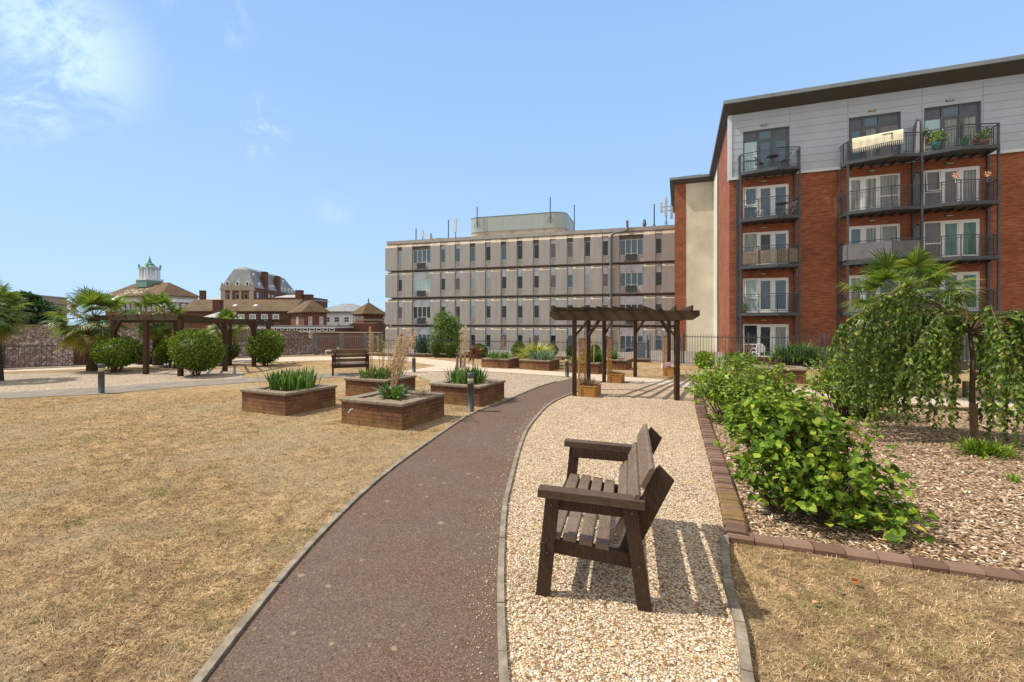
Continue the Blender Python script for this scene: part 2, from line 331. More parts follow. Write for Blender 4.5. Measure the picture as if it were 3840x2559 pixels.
M_DRY = leafmat('dry_seed_heads', [(0.0, (0.40, 0.25, 0.16)), (0.5, (0.64, 0.44, 0.31)), (1.0, (0.80, 0.64, 0.50))], 0.8, 0.3)
M_DRYB = leafmat('dry_brown_leaves', [(0.0, (0.16, 0.10, 0.06)), (1.0, (0.42, 0.29, 0.18))], 0.8, 0.3)
M_TREE = leafmat('tree_leaves', [(0.0, (0.05, 0.115, 0.018)), (0.5, (0.11, 0.20, 0.03)), (1.0, (0.20, 0.31, 0.06))], 0.5, 0.25)
M_DTREE = leafmat('dark_tree_leaves', [(0.0, (0.012, 0.045, 0.012)), (1.0, (0.045, 0.10, 0.025))], 0.5, 0.2)
def blades(t):
    v = objc(t); g = t.n('ShaderNodeNewGeometry')
    c = t.ramp(g.outputs['Random Per Island'], [(0.0, (0.22, 0.135, 0.065)), (0.4, (0.46, 0.32, 0.165)), (0.8, (0.69, 0.52, 0.31)), (0.96, (0.80, 0.66, 0.44)), (1.0, (0.26, 0.28, 0.09))])
    finish(t, patches(t, v, c), 0.95, spec=0.05)
M_GRASS = mat('straw_blades', blades)
M_CHIP = leafmat('loose_bark', [(0.0, (0.09, 0.05, 0.03)), (0.4, (0.34, 0.22, 0.13)), (0.8, (0.60, 0.44, 0.30)), (1.0, (0.82, 0.74, 0.62))], 0.9, 0.0, 0.1)
M_STONES = leafmat('loose_stones', [(0.0, (0.3, 0.18, 0.09)), (0.3, (0.64, 0.46, 0.27)), (0.8, (0.84, 0.71, 0.52)), (0.93, (0.85, 0.84, 0.8)), (1.0, (0.28, 0.31, 0.36))], 0.7, 0.0, 0.3)


# ------------------------------------------------------------ mesh helper
class MB:
    def __init__(s, M=None): s.v = []; s.f = []; s.M = M
    def add(s, vs, fs):
        o = len(s.v); s.v += [tuple(x) for x in vs]; s.f += [tuple(i + o for i in f) for f in fs]; return s
    def box(s, x0, x1, y0, y1, z0, z1):
        return s.add([(x0, y0, z0), (x1, y0, z0), (x1, y1, z0), (x0, y1, z0), (x0, y0, z1), (x1, y0, z1), (x1, y1, z1), (x0, y1, z1)],
                     [(0, 3, 2, 1), (4, 5, 6, 7), (0, 1, 5, 4), (1, 2, 6, 5), (2, 3, 7, 6), (3, 0, 4, 7)])
    def bar(s, a, b, w, h, up=(0, 0, 1)):
        """rectangular bar from a to b, w across, h along 'up'"""
        a = Vector(a); b = Vector(b); d = (b - a).normalized(); u = Vector(up)
        sd = d.cross(u)
        if sd.length < 1e-4: sd = d.cross(Vector((0, 1, 0)))
        sd.normalize(); u = sd.cross(d).normalized(); sd *= w / 2; u *= h / 2
        vs = []
        for p in (a, b): vs += [p - sd - u, p + sd - u, p + sd + u, p - sd + u]
        return s.add(vs, [(0, 1, 2, 3), (7, 6, 5, 4), (0, 4, 5, 1), (1, 5, 6, 2), (2, 6, 7, 3), (3, 7, 4, 0)])
    def prism(s, poly, z0, z1):
        n = len(poly)
        vs = [(p[0], p[1], z0) for p in poly] + [(p[0], p[1], z1) for p in poly]
        return s.add(vs, [tuple(range(n))[::-1], tuple(range(n, 2 * n))] + [(i, (i + 1) % n, n + (i + 1) % n, n + i) for i in range(n)])
    def xprism(s, prof, x0, x1):
        """profile in (y,z) extruded along x"""
        n = len(prof)
        vs = [(x0, p[0], p[1]) for p in prof] + [(x1, p[0], p[1]) for p in prof]
        return s.add(vs, [tuple(range(n)), tuple(range(n, 2 * n))[::-1]] + [(i, n + i, n + (i + 1) % n, (i + 1) % n) for i in range(n)])
    def yprism(s, prof, y0, y1):
        n = len(prof)
        vs = [(p[0], y0, p[1]) for p in prof] + [(p[0], y1, p[1]) for p in prof]
        return s.add(vs, [tuple(range(n))[::-1], tuple(range(n, 2 * n))] + [(i, (i + 1) % n, n + (i + 1) % n, n + i) for i in range(n)])
    def tube(s, pts, rads, n=8, cap=True):
        o = len(s.v); k = len(pts)
        for i, p in enumerate(pts):
            p = Vector(p)
            d = (Vector(pts[min(i + 1, k - 1)]) - Vector(pts[max(i - 1, 0)])).normalized()
            a = d.cross(Vector((0.13, 0.97, 0.2)) if abs(d.y) < 0.9 else Vector((1, 0, 0))).normalized(); b = d.cross(a)
            r = rads[i] if isinstance(rads, (list, tuple)) else rads
            for j in range(n):
                t = 2 * math.pi * j / n; s.v.append(tuple(p + a * math.cos(t) * r + b * math.sin(t) * r))
        for i in range(k - 1):
            for j in range(n):
                q = (j + 1) % n; s.f.append((o + i * n + j, o + i * n + q, o + (i + 1) * n + q, o + (i + 1) * n + j))
        if cap:
            s.f.append(tuple(o + j for j in range(n))[::-1]); s.f.append(tuple(o + (k - 1) * n + j for j in range(n)))
        return s
    def lathe(s, prof, n=20, c=(0, 0)):
        o = len(s.v); k = len(prof)
        for r, z in prof:
            for j in range(n):
                t = 2 * math.pi * j / n; s.v.append((c[0] + r * math.cos(t), c[1] + r * math.sin(t), z))
        for i in range(k - 1):
            for j in range(n):
                q = (j + 1) % n; s.f.append((o + i * n + j, o + i * n + q, o + (i + 1) * n + q, o + (i + 1) * n + j))
        s.f.append(tuple(o + j for j in range(n))[::-1]); s.f.append(tuple(o + (k - 1) * n + j for j in range(n)))
        return s
    def blade(s, a, b, c, w, up=(0, 0, 1)):
        """sword leaf a->b->c (two segments), pointed"""
        a, b, c = Vector(a), Vector(b), Vector(c)
        sd = (c - a).cross(Vector(up))
        if sd.length < 1e-4: sd = Vector((1, 0, 0))
        sd = sd.normalized() * w / 2
        return s.add([a - sd * .6, a + sd * .6, b + sd, b - sd, c], [(0, 1, 2, 3), (3, 2, 4)])
    def leaf(s, p, d, nrm, L, W):
        """ovate folded leaf"""
        p = Vector(p); d = Vector(d).normalized(); sd = d.cross(Vector(nrm))
        if sd.length < 1e-3: sd = d.cross(Vector((0.3, 0.5, 0.8)))
        sd.normalize(); u = sd.cross(d)
        m1 = p + d * L * .3 - u * L * .02; m2 = p + d * L * .68 - u * L * .06; tip = p + d * L - u * L * .2
        s.add([p, m1 + sd * W * .5 + u * W * .12, m2 + sd * W * .38 + u * W * .08, tip, m2 - sd * W * .38 + u * W * .08, m1 - sd * W * .5 + u * W * .12, m1, m2],
              [(0, 1, 6), (1, 2, 7, 6), (2, 3, 7), (7, 3, 4), (6, 7, 4, 5), (0, 6, 5)])
        return s
    def quadleaf(s, p, d, nrm, L, W):
        p = Vector(p); d = Vector(d).normalized(); sd = d.cross(Vector(nrm))
        if sd.length < 1e-3: sd = d.cross(Vector((0.3, 0.5, 0.8)))
        sd.normalize(); sd *= W / 2
        return s.add([p, p + d * L * .45 + sd, p + d * L, p + d * L * .45 - sd], [(0, 1, 2, 3)])
    def build(s, name, m, parent=None, smooth=False, **tags):
        me = bpy.data.meshes.new(name); me.from_pydata(s.v, [], s.f); me.update()
        if m: me.materials.append(m)
        if smooth: me.polygons.foreach_set('use_smooth', [True] * len(me.polygons))
        o = bpy.data.objects.new(name, me); col.objects.link(o)
        if parent is not None: o.parent = parent
        for k, v in tags.items(): o[k] = v
        return o

def tag(o, label=None, cat=None, group=None, kind=None):
    if label: o['label'] = label
    if cat: o['category'] = cat
    if group: o['group'] = group
    if kind: o['kind'] = kind
    return o
def thing(name, label, cat, loc=(0, 0, 0), rz=0, group=None):
    o = bpy.data.objects.new(name, None); col.objects.link(o); o.empty_display_size = 0.2
    o.location = loc; o.rotation_euler = (0, 0, rz)
    return tag(o, label, cat, group)
def kids(o): return KIDS.get(o.name, [])
def copy_tree(o, parent=None):
    c = o.copy(); col.objects.link(c); c.parent = parent
    for ch in list(o.children): copy_tree(ch, c)
    return c
def gp(px, py, z=0.0):
    """ground point seen in the survey photo at px,py for height z"""
    Y = 1700 * (H - z) / (py - 1213); return ((px - 1920) / 1700 * Y, Y)
def at(px, py, Y): return Vector(((px - 1920) / 1700 * Y, Y, H + (1213 - py) / 1700 * Y))
def inpoly(x, y, poly):
    c = False; j = len(poly) - 1
    for i in range(len(poly)):
        xi, yi = poly[i]; xj, yj = poly[j]
        if (yi > y) != (yj > y) and x < (xj - xi) * (y - yi) / (yj - yi) + xi: c = not c
        j = i
    return c
def smoothline(pts, n=6):
    out = []; P = [Vector((p[0], p[1])) for p in pts]
    for i in range(len(P) - 1):
        p0 = P[max(i - 1, 0)]; p1 = P[i]; p2 = P[i + 1]; p3 = P[min(i + 2, len(P) - 1)]
        for k in range(n):
            t = k / n
            out.append(0.5 * ((2 * p1) + (p2 - p0) * t + (2 * p0 - 5 * p1 + 4 * p2 - p3) * t * t + (3 * p1 - p0 - 3 * p2 + p3) * t ** 3))
    out.append(P[-1]); return [(p.x, p.y) for p in out]
def sheet(name, poly, z, m, **kw):
    import mathutils
    b = MB(); tris = mathutils.geometry.tessellate_polygon([[Vector((p[0], p[1], 0)) for p in poly]])
    vs = [(p[0], p[1], z) for p in poly]; fs = []
    for t in tris:
        a, bb, c = (Vector(vs[i]) for i in t)
        fs.append(t if (bb - a).cross(c - a).z > 0 else (t[0], t[2], t[1]))
    b.add(vs, fs); return b.build(name, m, None, kind='structure')
# ------------------------------------------------------------ the ground
GARDEN = [(-60, -12), (30, -12), (30, 14.5), (20.5, 17.6), (13.2, 19.4), (7.9, 21.3), (6.9, 23.0), (1.0, 25.5), (-8.1, 27.4), (-9.4, 29.3), (-12.1, 28.0), (-15.6, 25.6), (-19.0, 20.9), (-21.3, 19.2), (-60, 12.5)]
b = MB(); b.add([(-900, -300, -1.6), (900, -300, -1.6), (900, 2500, -1.6), (-900, 2500, -1.6)], [(0, 1, 2, 3)])
b.build('lower_ground', M_LOW, None, kind='structure')
b = MB(); b.prism(GARDEN, -1.6, -0.012); b.build('garden_podium', M_PATHG, None, kind='structure')
sheet('lawn', GARDEN, 0.0, M_LAWN)
# patio in front of the flats
sheet('patio_ground', [(6.6, 23.4), (8.0, 21.6), (13.3, 19.7), (20.6, 17.9), (30, 14.8), (40, 20), (10, 34), (6.6, 30)], -0.06, M_PATHG)
sheet('flat_roof_ground', [(-8.1, 27.6), (1.0, 25.8), (7.0, 23.3), (12, 27), (17.5, 45), (-16, 53)], -1.0, M_LOW)

LP = smoothline([(-1.55, 1.2), (-1.695, 2.463), (-1.764, 3.855), (-1.69, 5.39), (-1.45, 6.96), (-.888, 9.61), (-.18, 11.3), (.577, 13.26), (1.15, 14.5), (2.08, 16.0)])
RP = smoothline([(0.05, 1.2), (-.045, 2.463), (-.085, 3.43), (-.08, 4.62), (-.03, 5.39), (.15, 7.33), (.38, 8.77), (.92, 10.87), (1.68, 12.5), (3.0, 15.0)])
RED = LP + RP[::-1]
sheet('red_path', RED, 0.008, M_TARMAC)
EDGE_OUT = smoothline([(5.2, 13.0), (4.65, 11.55), (4.0, 9.84), (2.92, 6.81), (2.32, 5.12), (1.92, 4.08)], 10)
KERB_R = smoothline([(1.90, 4.05), (1.60, 3.36), (1.44, 2.865), (1.275, 2.46), (1.05, 1.9), (0.85, 1.2)], 5)
GRAV = RP[:-1] + [(2.97, 14.95), (4.84, 14.28), (5.3, 13.3)] + EDGE_OUT[1:] + KERB_R[1:]
sheet('gravel', GRAV, 0.016, M_GRAVEL)
GRAV2 = [(-3.6, 18.25), (-3.0, 18.22), (-1.5, 18.5), (1.93, 16.4)] + [p for p in LP[::-1] if 11.3 <= p[1] <= 16] + [(-.17, 11.4), (-.35, 11.6), (-1.5, 12.9), (-2.6, 14.0), (-2.75, 15.3), (-3.4, 16.6), (-4.6, 17.3), (-4.7, 17.75)]
sheet('gravel', GRAV2, 0.006, M_GRAVELG)
GRAV3 = [(-30, 14), (-19.4, 17.2), (-16.7, 18.2), (-14.7, 18.9), (-11.9, 19.6), (-10.6, 17.9), (-9.6, 16.1), (-10.8, 15.35), (-12.6, 13.75), (-14.3, 12.75), (-26, 7.2), (-40, 6)]
sheet('gravel', GRAV3, 0.006, M_GRAVELG)
# pale concrete crossing path with its junction
CP = [(-8.2, 26.9), (-5.6, 26.0), (-2.65, 22.6), (-1.7, 20.7), (3.74, 16.7), (5.9, 15.05), (8.7, 13.5), (10.4, 12.45), (18, 8.0), (17.2, 6.9), (9.6, 11.0), (8.76, 11.5), (7.75, 12.2), (5.26, 13.55), (4.84, 14.3), (2.95, 15.3), (1.94, 16.5), (-1.5, 18.55), (-3.0, 18.3), (-4.75, 17.9), (-4.0, 19.2), (-3.45, 20.7), (-5.9, 23.8), (-7.5, 24.4)]
sheet('pale_path', CP, 0.012, M_PATH)
PA = [(-8.2, 26.9), (-12, 26.3), (-15.5, 24.7), (-18.9, 20.4), (-21.3, 18.55), (-40, 14.6), (-40, 13.4), (-20.6, 17.9), (-18, 19.2), (-16.2, 20.6), (-13.4, 22.3), (-10.6, 23.4), (-7.5, 24.4)]
sheet('pale_path', PA, 0.012, M_PATH)
PB = [(-40, 2.5), (-14.3, 12.7), (-12.6, 13.7), (-10.8, 15.3), (-8.9, 16.5), (-6.45, 17.8), (-4.75, 17.9), (-4.6, 17.1), (-6.0, 16.5), (-8.15, 15.2), (-9.87, 14.0), (-11.3, 12.4), (-13.5, 11.6), (-40, 0.5)]
sheet('grey_path', PB, 0.010, M_PATHG)
BARK = EDGE_OUT[4:] + [(2.4, 3.9), (3.81, 3.45), (6.8, 2.4), (14, 0), (22, 3), (14.5, 7.9), (9.2, 10.4), (7.35, 11.3), (5.4, 12.2)]
sheet('bark_bed', BARK, 0.008, M_BARK)

def strip(name, line, wd, z0, z1, m, **kw):
    b = MB(); n = len(line); L = []; Rr = []
    for i, p in enumerate(line):
        a = Vector(line[max(i - 1, 0)]); c = Vector(line[min(i + 1, n - 1)]); d = (c - a).normalized(); s = Vector((-d.y, d.x)) * wd / 2
        L.append(Vector(p) + s); Rr.append(Vector(p) - s)
    for i in range(n - 1):
        q = [L[i], Rr[i], Rr[i + 1], L[i + 1]]
        if i % 5 == 4: q[2] = q[2] + (q[1] - q[2]).normalized() * .012; q[3] = q[3] + (q[0] - q[3]).normalized() * .012
        vs = [(p.x, p.y, z0) for p in q] + [(p.x, p.y, z1 + rnd.uniform(-.002, .002)) for p in q]
        b.add(vs, [(4, 5, 6, 7), (0, 1, 5, 4), (1, 2, 6, 5), (2, 3, 7, 6), (3, 0, 4, 7)])
    return b.build(name, m, None, kind='structure')
strip('path_kerb', LP[:-4], 0.055, -0.05, 0.032, M_KERB)
strip('path_kerb', RP, 0.05, -0.05, 0.045, M_KERB)
strip('path_kerb', KERB_R, 0.06, -0.05, 0.062, M_KERB)
strip('timber_edge', [(5.4, 12.25), (7.35, 11.35), (9.2, 10.45), (14.5, 7.95), (22, 3.1)], 0.05, -0.02, 0.07, M_BRANCH)

# soldier brick edgings round the bark bed
def edging(line, label, mossy_from=None, side=1, wd=0.2, step=0.088, hgt=.085):
    t = thing('brick_edging', label, 'garden edging', (line[0][0], line[0][1], 0))
    inv = Vector((-line[0][0], -line[0][1], 0))
    b = MB(); bm = MB(); P = [Vector((p[0], p[1], 0)) for p in line]
    acc = 0
    tot = sum((P[i + 1] - P[i]).length for i in range(len(P) - 1)); s = 0; i = 0; done = 0
    while s < tot - step:
        while done + (P[i + 1] - P[i]).length < s: done += (P[i + 1] - P[i]).length; i += 1
        d = (P[i + 1] - P[i]).normalized(); p = P[i] + d * (s - done); nrm = Vector((-d.y, d.x, 0)) * side
        jz = rnd.uniform(-.006, .006); jx = rnd.uniform(-.006, .006); q = p + inv + nrm * jx
        tgt = bm if (mossy_from and tot * mossy_from < s < tot * .965 and rnd.random() < .9) else b
        h = hgt + jz
        a0 = q; a1 = q + d * (step - .008); sk = d * rnd.uniform(-.02, .02) * (step > .1) + d * rnd.uniform(-.004, .004)
        vs = []
        for z, ins in ((-0.1, 0), (h - .018, 0), (h, .022)):
            vs += [a0 + nrm * ins, a1 + nrm * ins, a1 + nrm * (wd - ins) + sk, a0 + nrm * (wd - ins) + sk]
            for k in range(4): vs[-4 + k] = vs[-4 + k] + Vector((0, 0, z))
        tgt.add(vs, [(8, 9, 10, 11)] + [(o + k, o + (k + 1) % 4, o + 4 + (k + 1) % 4, o + 4 + k) for o in (0, 4) for k in range(4)])
        s += step
    # mortar bed
    m2 = MB()
    for j in range(len(P) - 1):
        d = (P[j + 1] - P[j]).normalized(); nrm = Vector((-d.y, d.x, 0)) * side
        q = [P[j] + inv + nrm * .02, P[j + 1] + inv + nrm * .02, P[j + 1] + inv + nrm * (wd - .02), P[j] + inv + nrm * (wd - .02)]
        m2.add([(p.x, p.y, hgt - .025) for p in q], [(0, 1, 2, 3)])
    b.build('brick_course', M_EDGE, t)
    if bm.v: bm.build('mossy_bricks', M_EDGEM, t)
    m2.build('mortar', M_KERB, t)
edging(EDGE_OUT[3:], 'curved brown brick edging between the golden gravel and the bark bed', 0.86, 1, 0.2)
e2 = smoothline([(1.92, 4.05), (2.35, 3.90), (3.1, 3.63), (3.81, 3.376), (5.0, 2.93), (6.6, 2.35)], 6)
edging(e2, 'straight brown brick edging between the bark bed and the dry lawn in the foreground', None, 1, 0.145, .225, .055)

# loose things nobody could count
def scatter(polys, excl, n, ymax, seed, ymin=1.4):
    r = random.Random(seed); out = []
    while len(out) < n:
        Y = ymin + (ymax - ymin) * r.random() ** 1.3; X = r.uniform(-1.18, 1.18) * Y
        if inpoly(X, Y, polys) and not any(inpoly(X, Y, e) for e in excl): out.append((X, Y, r))
    return out
BIG = [(-30, 0), (30, 0), (30, 16), (-30, 16)]
PB_B = [(-4.9, 7.9), (-1.2, 7.9), (0, 12.0), (-2.6, 14), (-6.3, 11.8), (-6.3, 9.6)]
E2P = [(p[0], p[1]) for p in e2] + [(7, 3), (3, 5), (2.0, 4.4)]
bl = MB()
for X, Y, r in scatter(BIG, [RED, GRAV, BARK, GRAV2, PB, CP, GRAV3, E2P], 95000, 12, 3):
    a = r.uniform(0, 6.28); L = r.uniform(.02, .05) * (1 if r.random() < .95 else 1.7); ll = r.uniform(.55, .98)
    h = L * (1 - ll) + .006; w_ = r.uniform(.0011, .0021) * (1 + Y * .12)
    d = Vector((math.cos(a), math.sin(a), 0)); sd = Vector((-d.y, d.x, 0)) * w_
    p = Vector((X, Y, 0.0)); q = p + d * L * ll + Vector((0, 0, h)); m_ = p + d * L * ll * .5 + Vector((0, 0, h * .8))
    bl.add([p - sd, p + sd, m_ + sd * .8, m_ - sd * .8, q], [(0, 1, 2, 3), (3, 2, 4)])
bl.build('dry_grass_blades', M_GRASS, None, label='short straw coloured grass of the dry lawn', category='grass', kind='stuff')
gt = MB(); r = random.Random(8)
for (cx, cy) in [(-1.9, 2.9), (-2.6, 3.6), (-3.1, 2.95), (-2.4, 5.2), (-4.2, 4.4), (-5.0, 6.3), (-3.4, 7.0), (-6.6, 7.4), (2.05, 2.75), (2.45, 3.05), (1.95, 3.2), (2.75, 2.7), (-1.75, 3.9), (-7.6, 10.5), (-2.2, 8.9), (1.75, 2.6), (-4.4, 3.6), (-3.9, 5.6)]:
    for _ in range(70):
        a = r.uniform(0, 6.28); q = abs(r.gauss(0, .07)); L = r.uniform(.02, .06); th = r.uniform(.3, 1.3); p = Vector((cx + math.cos(a) * q * 1.6, cy + math.sin(a) * q, 0)); b_ = r.uniform(0, 6.28)
        e = p + Vector((math.cos(b_) * math.sin(th), math.sin(b_) * math.sin(th), math.cos(th))) * L; sd = Vector((-math.sin(b_), math.cos(b_), 0)) * .002
        gt.add([p - sd, p + sd, e], [(0, 1, 2)])
gt.build('green_grass_tufts', leafmat('lawn_weed_blades', [(0, (.10, .14, .03)), (.6, (.20, .24, .06)), (1, (.42, .36, .14))], .8, .2, .1), None, label='scattered green tufts surviving in the dry lawn', category='grass', kind='stuff')
ch = MB()
for X, Y, r in scatter(BARK, [], 15000, 10, 5, 2.2):
    a = r.uniform(0, 6.28); L = r.uniform(.018, .055); W = L * r.uniform(.25, .55)
    M_ = Matrix.Translation((X, Y, r.uniform(.01, .03))) @ Matrix.Rotation(a, 4, 'Z') @ Matrix.Rotation(r.uniform(-.5, .5), 4, 'Y') @ Matrix.Rotation(r.uniform(-.5, .5), 4, 'X')
    ch.add([M_ @ Vector(v) for v in ((-L / 2, -W / 2, 0), (L / 2, -W / 2, .001), (L / 2 * .8, W / 2, 0), (-L / 2, W / 2 * .7, .002), (0, 0, .006))], [(0, 1, 4), (1, 2, 4), (2, 3, 4), (3, 0, 4)])
ch.build('bark_chippings', M_CHIP, None, label='loose bark chippings covering the planting bed', category='bark chippings', kind='stuff')
st = MB()
for X, Y, r in scatter(GRAV, [], 26000, 9, 9, 1.4):
    s = r.uniform(.003, .0075) * (1 if r.random() < .985 else 2.3); a = r.uniform(0, 3.14)
    M_ = Matrix.Translation((X, Y, .018 + s * .3)) @ Matrix.Rotation(a, 4, 'Z') @ Matrix.Rotation(r.uniform(-.4, .4), 4, 'Y')
    e = r.uniform(1.0, 1.7)
    st.add([M_ @ Vector(v) for v in ((s * e, 0, 0), (0, s, 0), (-s * e, 0, 0), (0, -s, 0), (s * .2, 0, s * .75))], [(0, 1, 4), (1, 2, 4), (2, 3, 4), (3, 0, 4)])
r = random.Random(77)
for _ in range(900):
    i = r.randrange(6, len(RP) - 2); p = RP[i]; q = RP[i + 1]; u = r.random(); X = p[0] + (q[0] - p[0]) * u - abs(r.gauss(.04, .12)) - .03; Y = p[1] + (q[1] - p[1]) * u; s = r.uniform(.003, .007)
    st.add([(X + s, Y, .012), (X, Y + s, .012), (X - s, Y, .012), (X, Y - s, .012), (X, Y, .012 + s)], [(0, 1, 4), (1, 2, 4), (2, 3, 4), (3, 0, 4)])
st.build('loose_gravel', M_STONES, None, label='loose golden pebbles lying on the gravel strip', category='pebbles', kind='stuff')

# ------------------------------------------------------------ benches
def make_bench(label, loc, rz, L=1.46, sc=1.0):
    """front at local x=0 looking to -x, back towards +x, length along y"""
    t = thing('park_bench', label, 'bench', loc, rz)
    def S(x): return x * sc
    for k, y in enumerate((0.05, L - 0.05)):
        b = MB(); b.bar((0.0, y, 0.0), (0.07, y, 0.70), .095, .07, (0, 1, 0)); b.v = [v for v in b.v]
        b.build('leg', M_BENCHX, t)
        b = MB(); b.bar((0.70, y, 0.0), (0.60, y, 0.70), .095, .07, (0, 1, 0)); b.build('leg', M_BENCHX, t)
        b = MB(); b.bar((-0.03, y, 0.735), (0.70, y, 0.715), .11, .055); b.build('armrest', M_BENCH, t)
        b = MB(); b.bar((0.05, y + (.035 if k == 0 else -.035), 0.655), (0.62, y + (.035 if k == 0 else -.035), 0.645), .045, .095); b.build('arm_rail', M_BENCHX, t)
        b = MB(); yy = y + (.04 if k == 0 else -.04)
        b.xprism([(0, 0)] * 3, 0, 0) if False else None
        b.bar((0.02, yy, 0.345), (0.66, yy, 0.30), .045, .10); b.build('seat_rail', M_BENCHX, t)
        # broad pointed back upright
        yy = y + (.085 if k == 0 else -.085)
        b = MB(); b.yprism([(0.50, 0.28), (0.60, 0.25), (0.895, 0.86), (0.80, 0.955), (0.755, 0.90)], yy - .022, yy + .022); b.build('back_upright', M_BENCHX, t)
    for i, (x, z, a) in enumerate(((0.075, 0.415, -.12), (0.185, 0.405, -.06), (0.30, 0.392, -.06), (0.415, 0.378, -.06))):
        b = MB(); w_ = .092; dx = math.cos(a) * w_ / 2; dz = math.sin(a) * w_ / 2
        b.yprism([(x - dx, z - dz - .016), (x + dx, z + dz - .016), (x + dx, z + dz + .016), (x + dx - .008, z + dz + .02), (x - dx + .008, z - dz + .02), (x - dx, z - dz + .016)], .0 + .06, L - .06)
        b.build('seat_slat', M_SLAT, t)
    b = MB(); b.box(-.012, .022, .0, L, .285, .385); b.build('front_rail', M_BENCHX, t)
    b = MB(); b.box(.625, .66, .08, L - .08, .26, .36); b.build('rear_rail', M_BENCHX, t)
    for i, s in enumerate((0.13, 0.335, 0.54)):
        s0 = s; s1 = s + (.18 if i == 2 else .155)
        p0 = Vector((.50 + .40 * s0, 0, .38 + .80 * s0)); p1 = Vector((.50 + .40 * s1, 0, .38 + .80 * s1)); n = Vector((-.89, 0, .45)) * .034
        p0 += Vector((-.02, 0, 0)); p1 += Vector((-.02, 0, 0))
        c = (p1 - p0) * .12
        b = MB(); b.yprism([(p0.x, p0.z), (p1.x, p1.z), (p1.x + n.x * .6, p1.z + n.z * .6), ((p1 + n - c).x, (p1 + n - c).z), ((p0 + n + c * .3).x, (p0 + n + c * .3).z)], .03, L - .03)
        b.build('back_slat', M_SLAT, t)
    b = MB()
    for y in (0.002, L - .002):
        for (x, z) in ((.035, .32), (.66, .3), (.065, .66), (.615, .655)):
            b.box(x - .006, x + .006, y - .006, y + .006, z - .006, z + .006)
    b.build('bolts', M_STEEL, t)
    return t
make_bench('weathered dark wooden bench with armrests standing on the golden gravel in the foreground', (0.21, 3.20, 0.014), math.atan2(-.25, .968))
fb = make_bench('dark wooden bench seen from behind beside the grey path beyond the planters', (-6.95, 17.45, 0.012), R(-68.5), 1.36)

# ------------------------------------------------------------ bollards
def bollard(label, px, py, h=.82):
    x, y = gp(px, py)
    t = thing('bollard_light', label, 'bollard light', (x, y, 0), rnd.uniform(0, 3), 'grey bollard lights along the paths')
    b = MB(); b.lathe([(.085, 0), (.085, .012), (.072, .014), (.072, h * .72), (.078, h * .725), (.078, h * .745)], 24); b.build('post', M_BOLL, t, True)
    b = MB(); b.lathe([(.066, h * .745), (.066, h * .88)], 24)
    b.build('lens', M_LENS, t, True)
    b = MB(); b.lathe([(.077, h * .88), (.079, h * .885), (.079, h * .985), (.070, h)], 24); b.build('cap', M_BOLL, t, True)
    return t
bollard('grey bollard light with amber lens beside the red path in front of a brick planter', 1765, 1543, .85)
bollard('grey bollard light on the far left between dry lawn and grey path', 380, 1476, .82)
bollard('grey bollard light beside the end of the red path, left of the pergola', 2126, 1415, .76)
bollard('grey bollard light standing behind the tall dead flower stalk', 1552, 1397, .72)
bollard('smallest grey bollard light by the rear fence behind the dead flower stalk', 1497, 1351, .62)
bollard('grey bollard light rising just behind the far wooden bench', 1268, 1345, .7)

# ------------------------------------------------------------ brick planters
def planter(label, fx, fy, rz, a=1.46, bdep=1.45, h=.48, tap=False):
    """front corner at fx,fy; a runs to the left/back, b to the right/back"""
    t = thing('brick_planter', label, 'planter', (fx, fy, 0), rz, 'square brick planters on the lawn')
    b = MB(); w_ = .1; i = .03
    z1 = h - .055
    b.box(-a + i, -i, i, i + w_, -.05, z1); b.box(-a + i, -i, bdep - i - w_, bdep - i, -.05, z1)
    b.box(-a + i, -a + i + w_, i + w_, bdep - i - w_, -.05, z1); b.box(-i - w_, -i, i + w_, bdep - i - w_, -.05, z1)
    b.build('brickwork', M_PBRICK, t)
    c = MB(); cw = .23
    for (x0, x1, y0, y1) in ((-a, 0, 0, cw), (-a, 0, bdep - cw, bdep)): c.box(x0, x1, y0, y1, z1, h)
    for (x0, x1, y0, y1) in ((-a, -a + cw, cw, bdep - cw), (-cw, 0, cw, bdep - cw)): c.box(x0, x1, y0, y1, z1, h - .002)
    o = c.build('coping', M_COPING, t)
    bv = o.modifiers.new('bevel', 'BEVEL'); bv.width = .008; bv.segments = 2
    s = MB(); n = 14; x0, x1, y0, y1 = -a + cw - .02, -cw + .02, cw - .02, bdep - cw + .02
    for j in range(n + 1):
        for k in range(n + 1):
            s.v.append((x0 + (x1 - x0) * k / n, y0 + (y1 - y0) * j / n, h - .06 + rnd.uniform(0, .03)))
    for j in range(n):
        for k in range(n): q = j * (n + 1) + k; s.f.append((q, q + 1, q + n + 2, q + n + 1))
    s.build('soil', M_SOIL, t, True)
    if tap:
        p = MB(); p.tube([(-a + .32, i - .06, .30), (-a + .32, i + .01, .30)], .012, 8); p.tube([(-a + .32, i - .05, .31), (-a + .28, i - .08, .24)], .009, 6)
        p.build('hose_fitting', M_WHITE, t)
    ca = Vector((math.cos(rz), math.sin(rz), 0)); cb = Vector((-math.sin(rz), math.cos(rz), 0))
    return Vector((fx, fy, h - .04)) - ca * a / 2 + cb * bdep / 2
rz = R(-24.5)
P1 = planter('nearest brick planter, a low yucca and a tall dead flower stalk growing in it', -1.984, 8.2, rz, 1.52, 1.45, .485, True)
P2 = planter('brick planter on the left with the widest clump of upright sword leaves', -4.744, 9.477, R(-25), 1.45, 1.42, .48)
P3 = planter('brick planter behind the bollard light, nearest the red path', -.744, 10.51, R(-25.5), 1.44, 1.36, .48)
P4 = planter('brick planter at the back of the four, with three thin dead stems', -3.246, 11.59, R(-24), 1.38, 1.36, .48)
Q1 = planter('far brick planter left of the yellow striped flax, topiary ball behind it', -.17, 19.3, R(-26), 1.35, 1.3, .42)
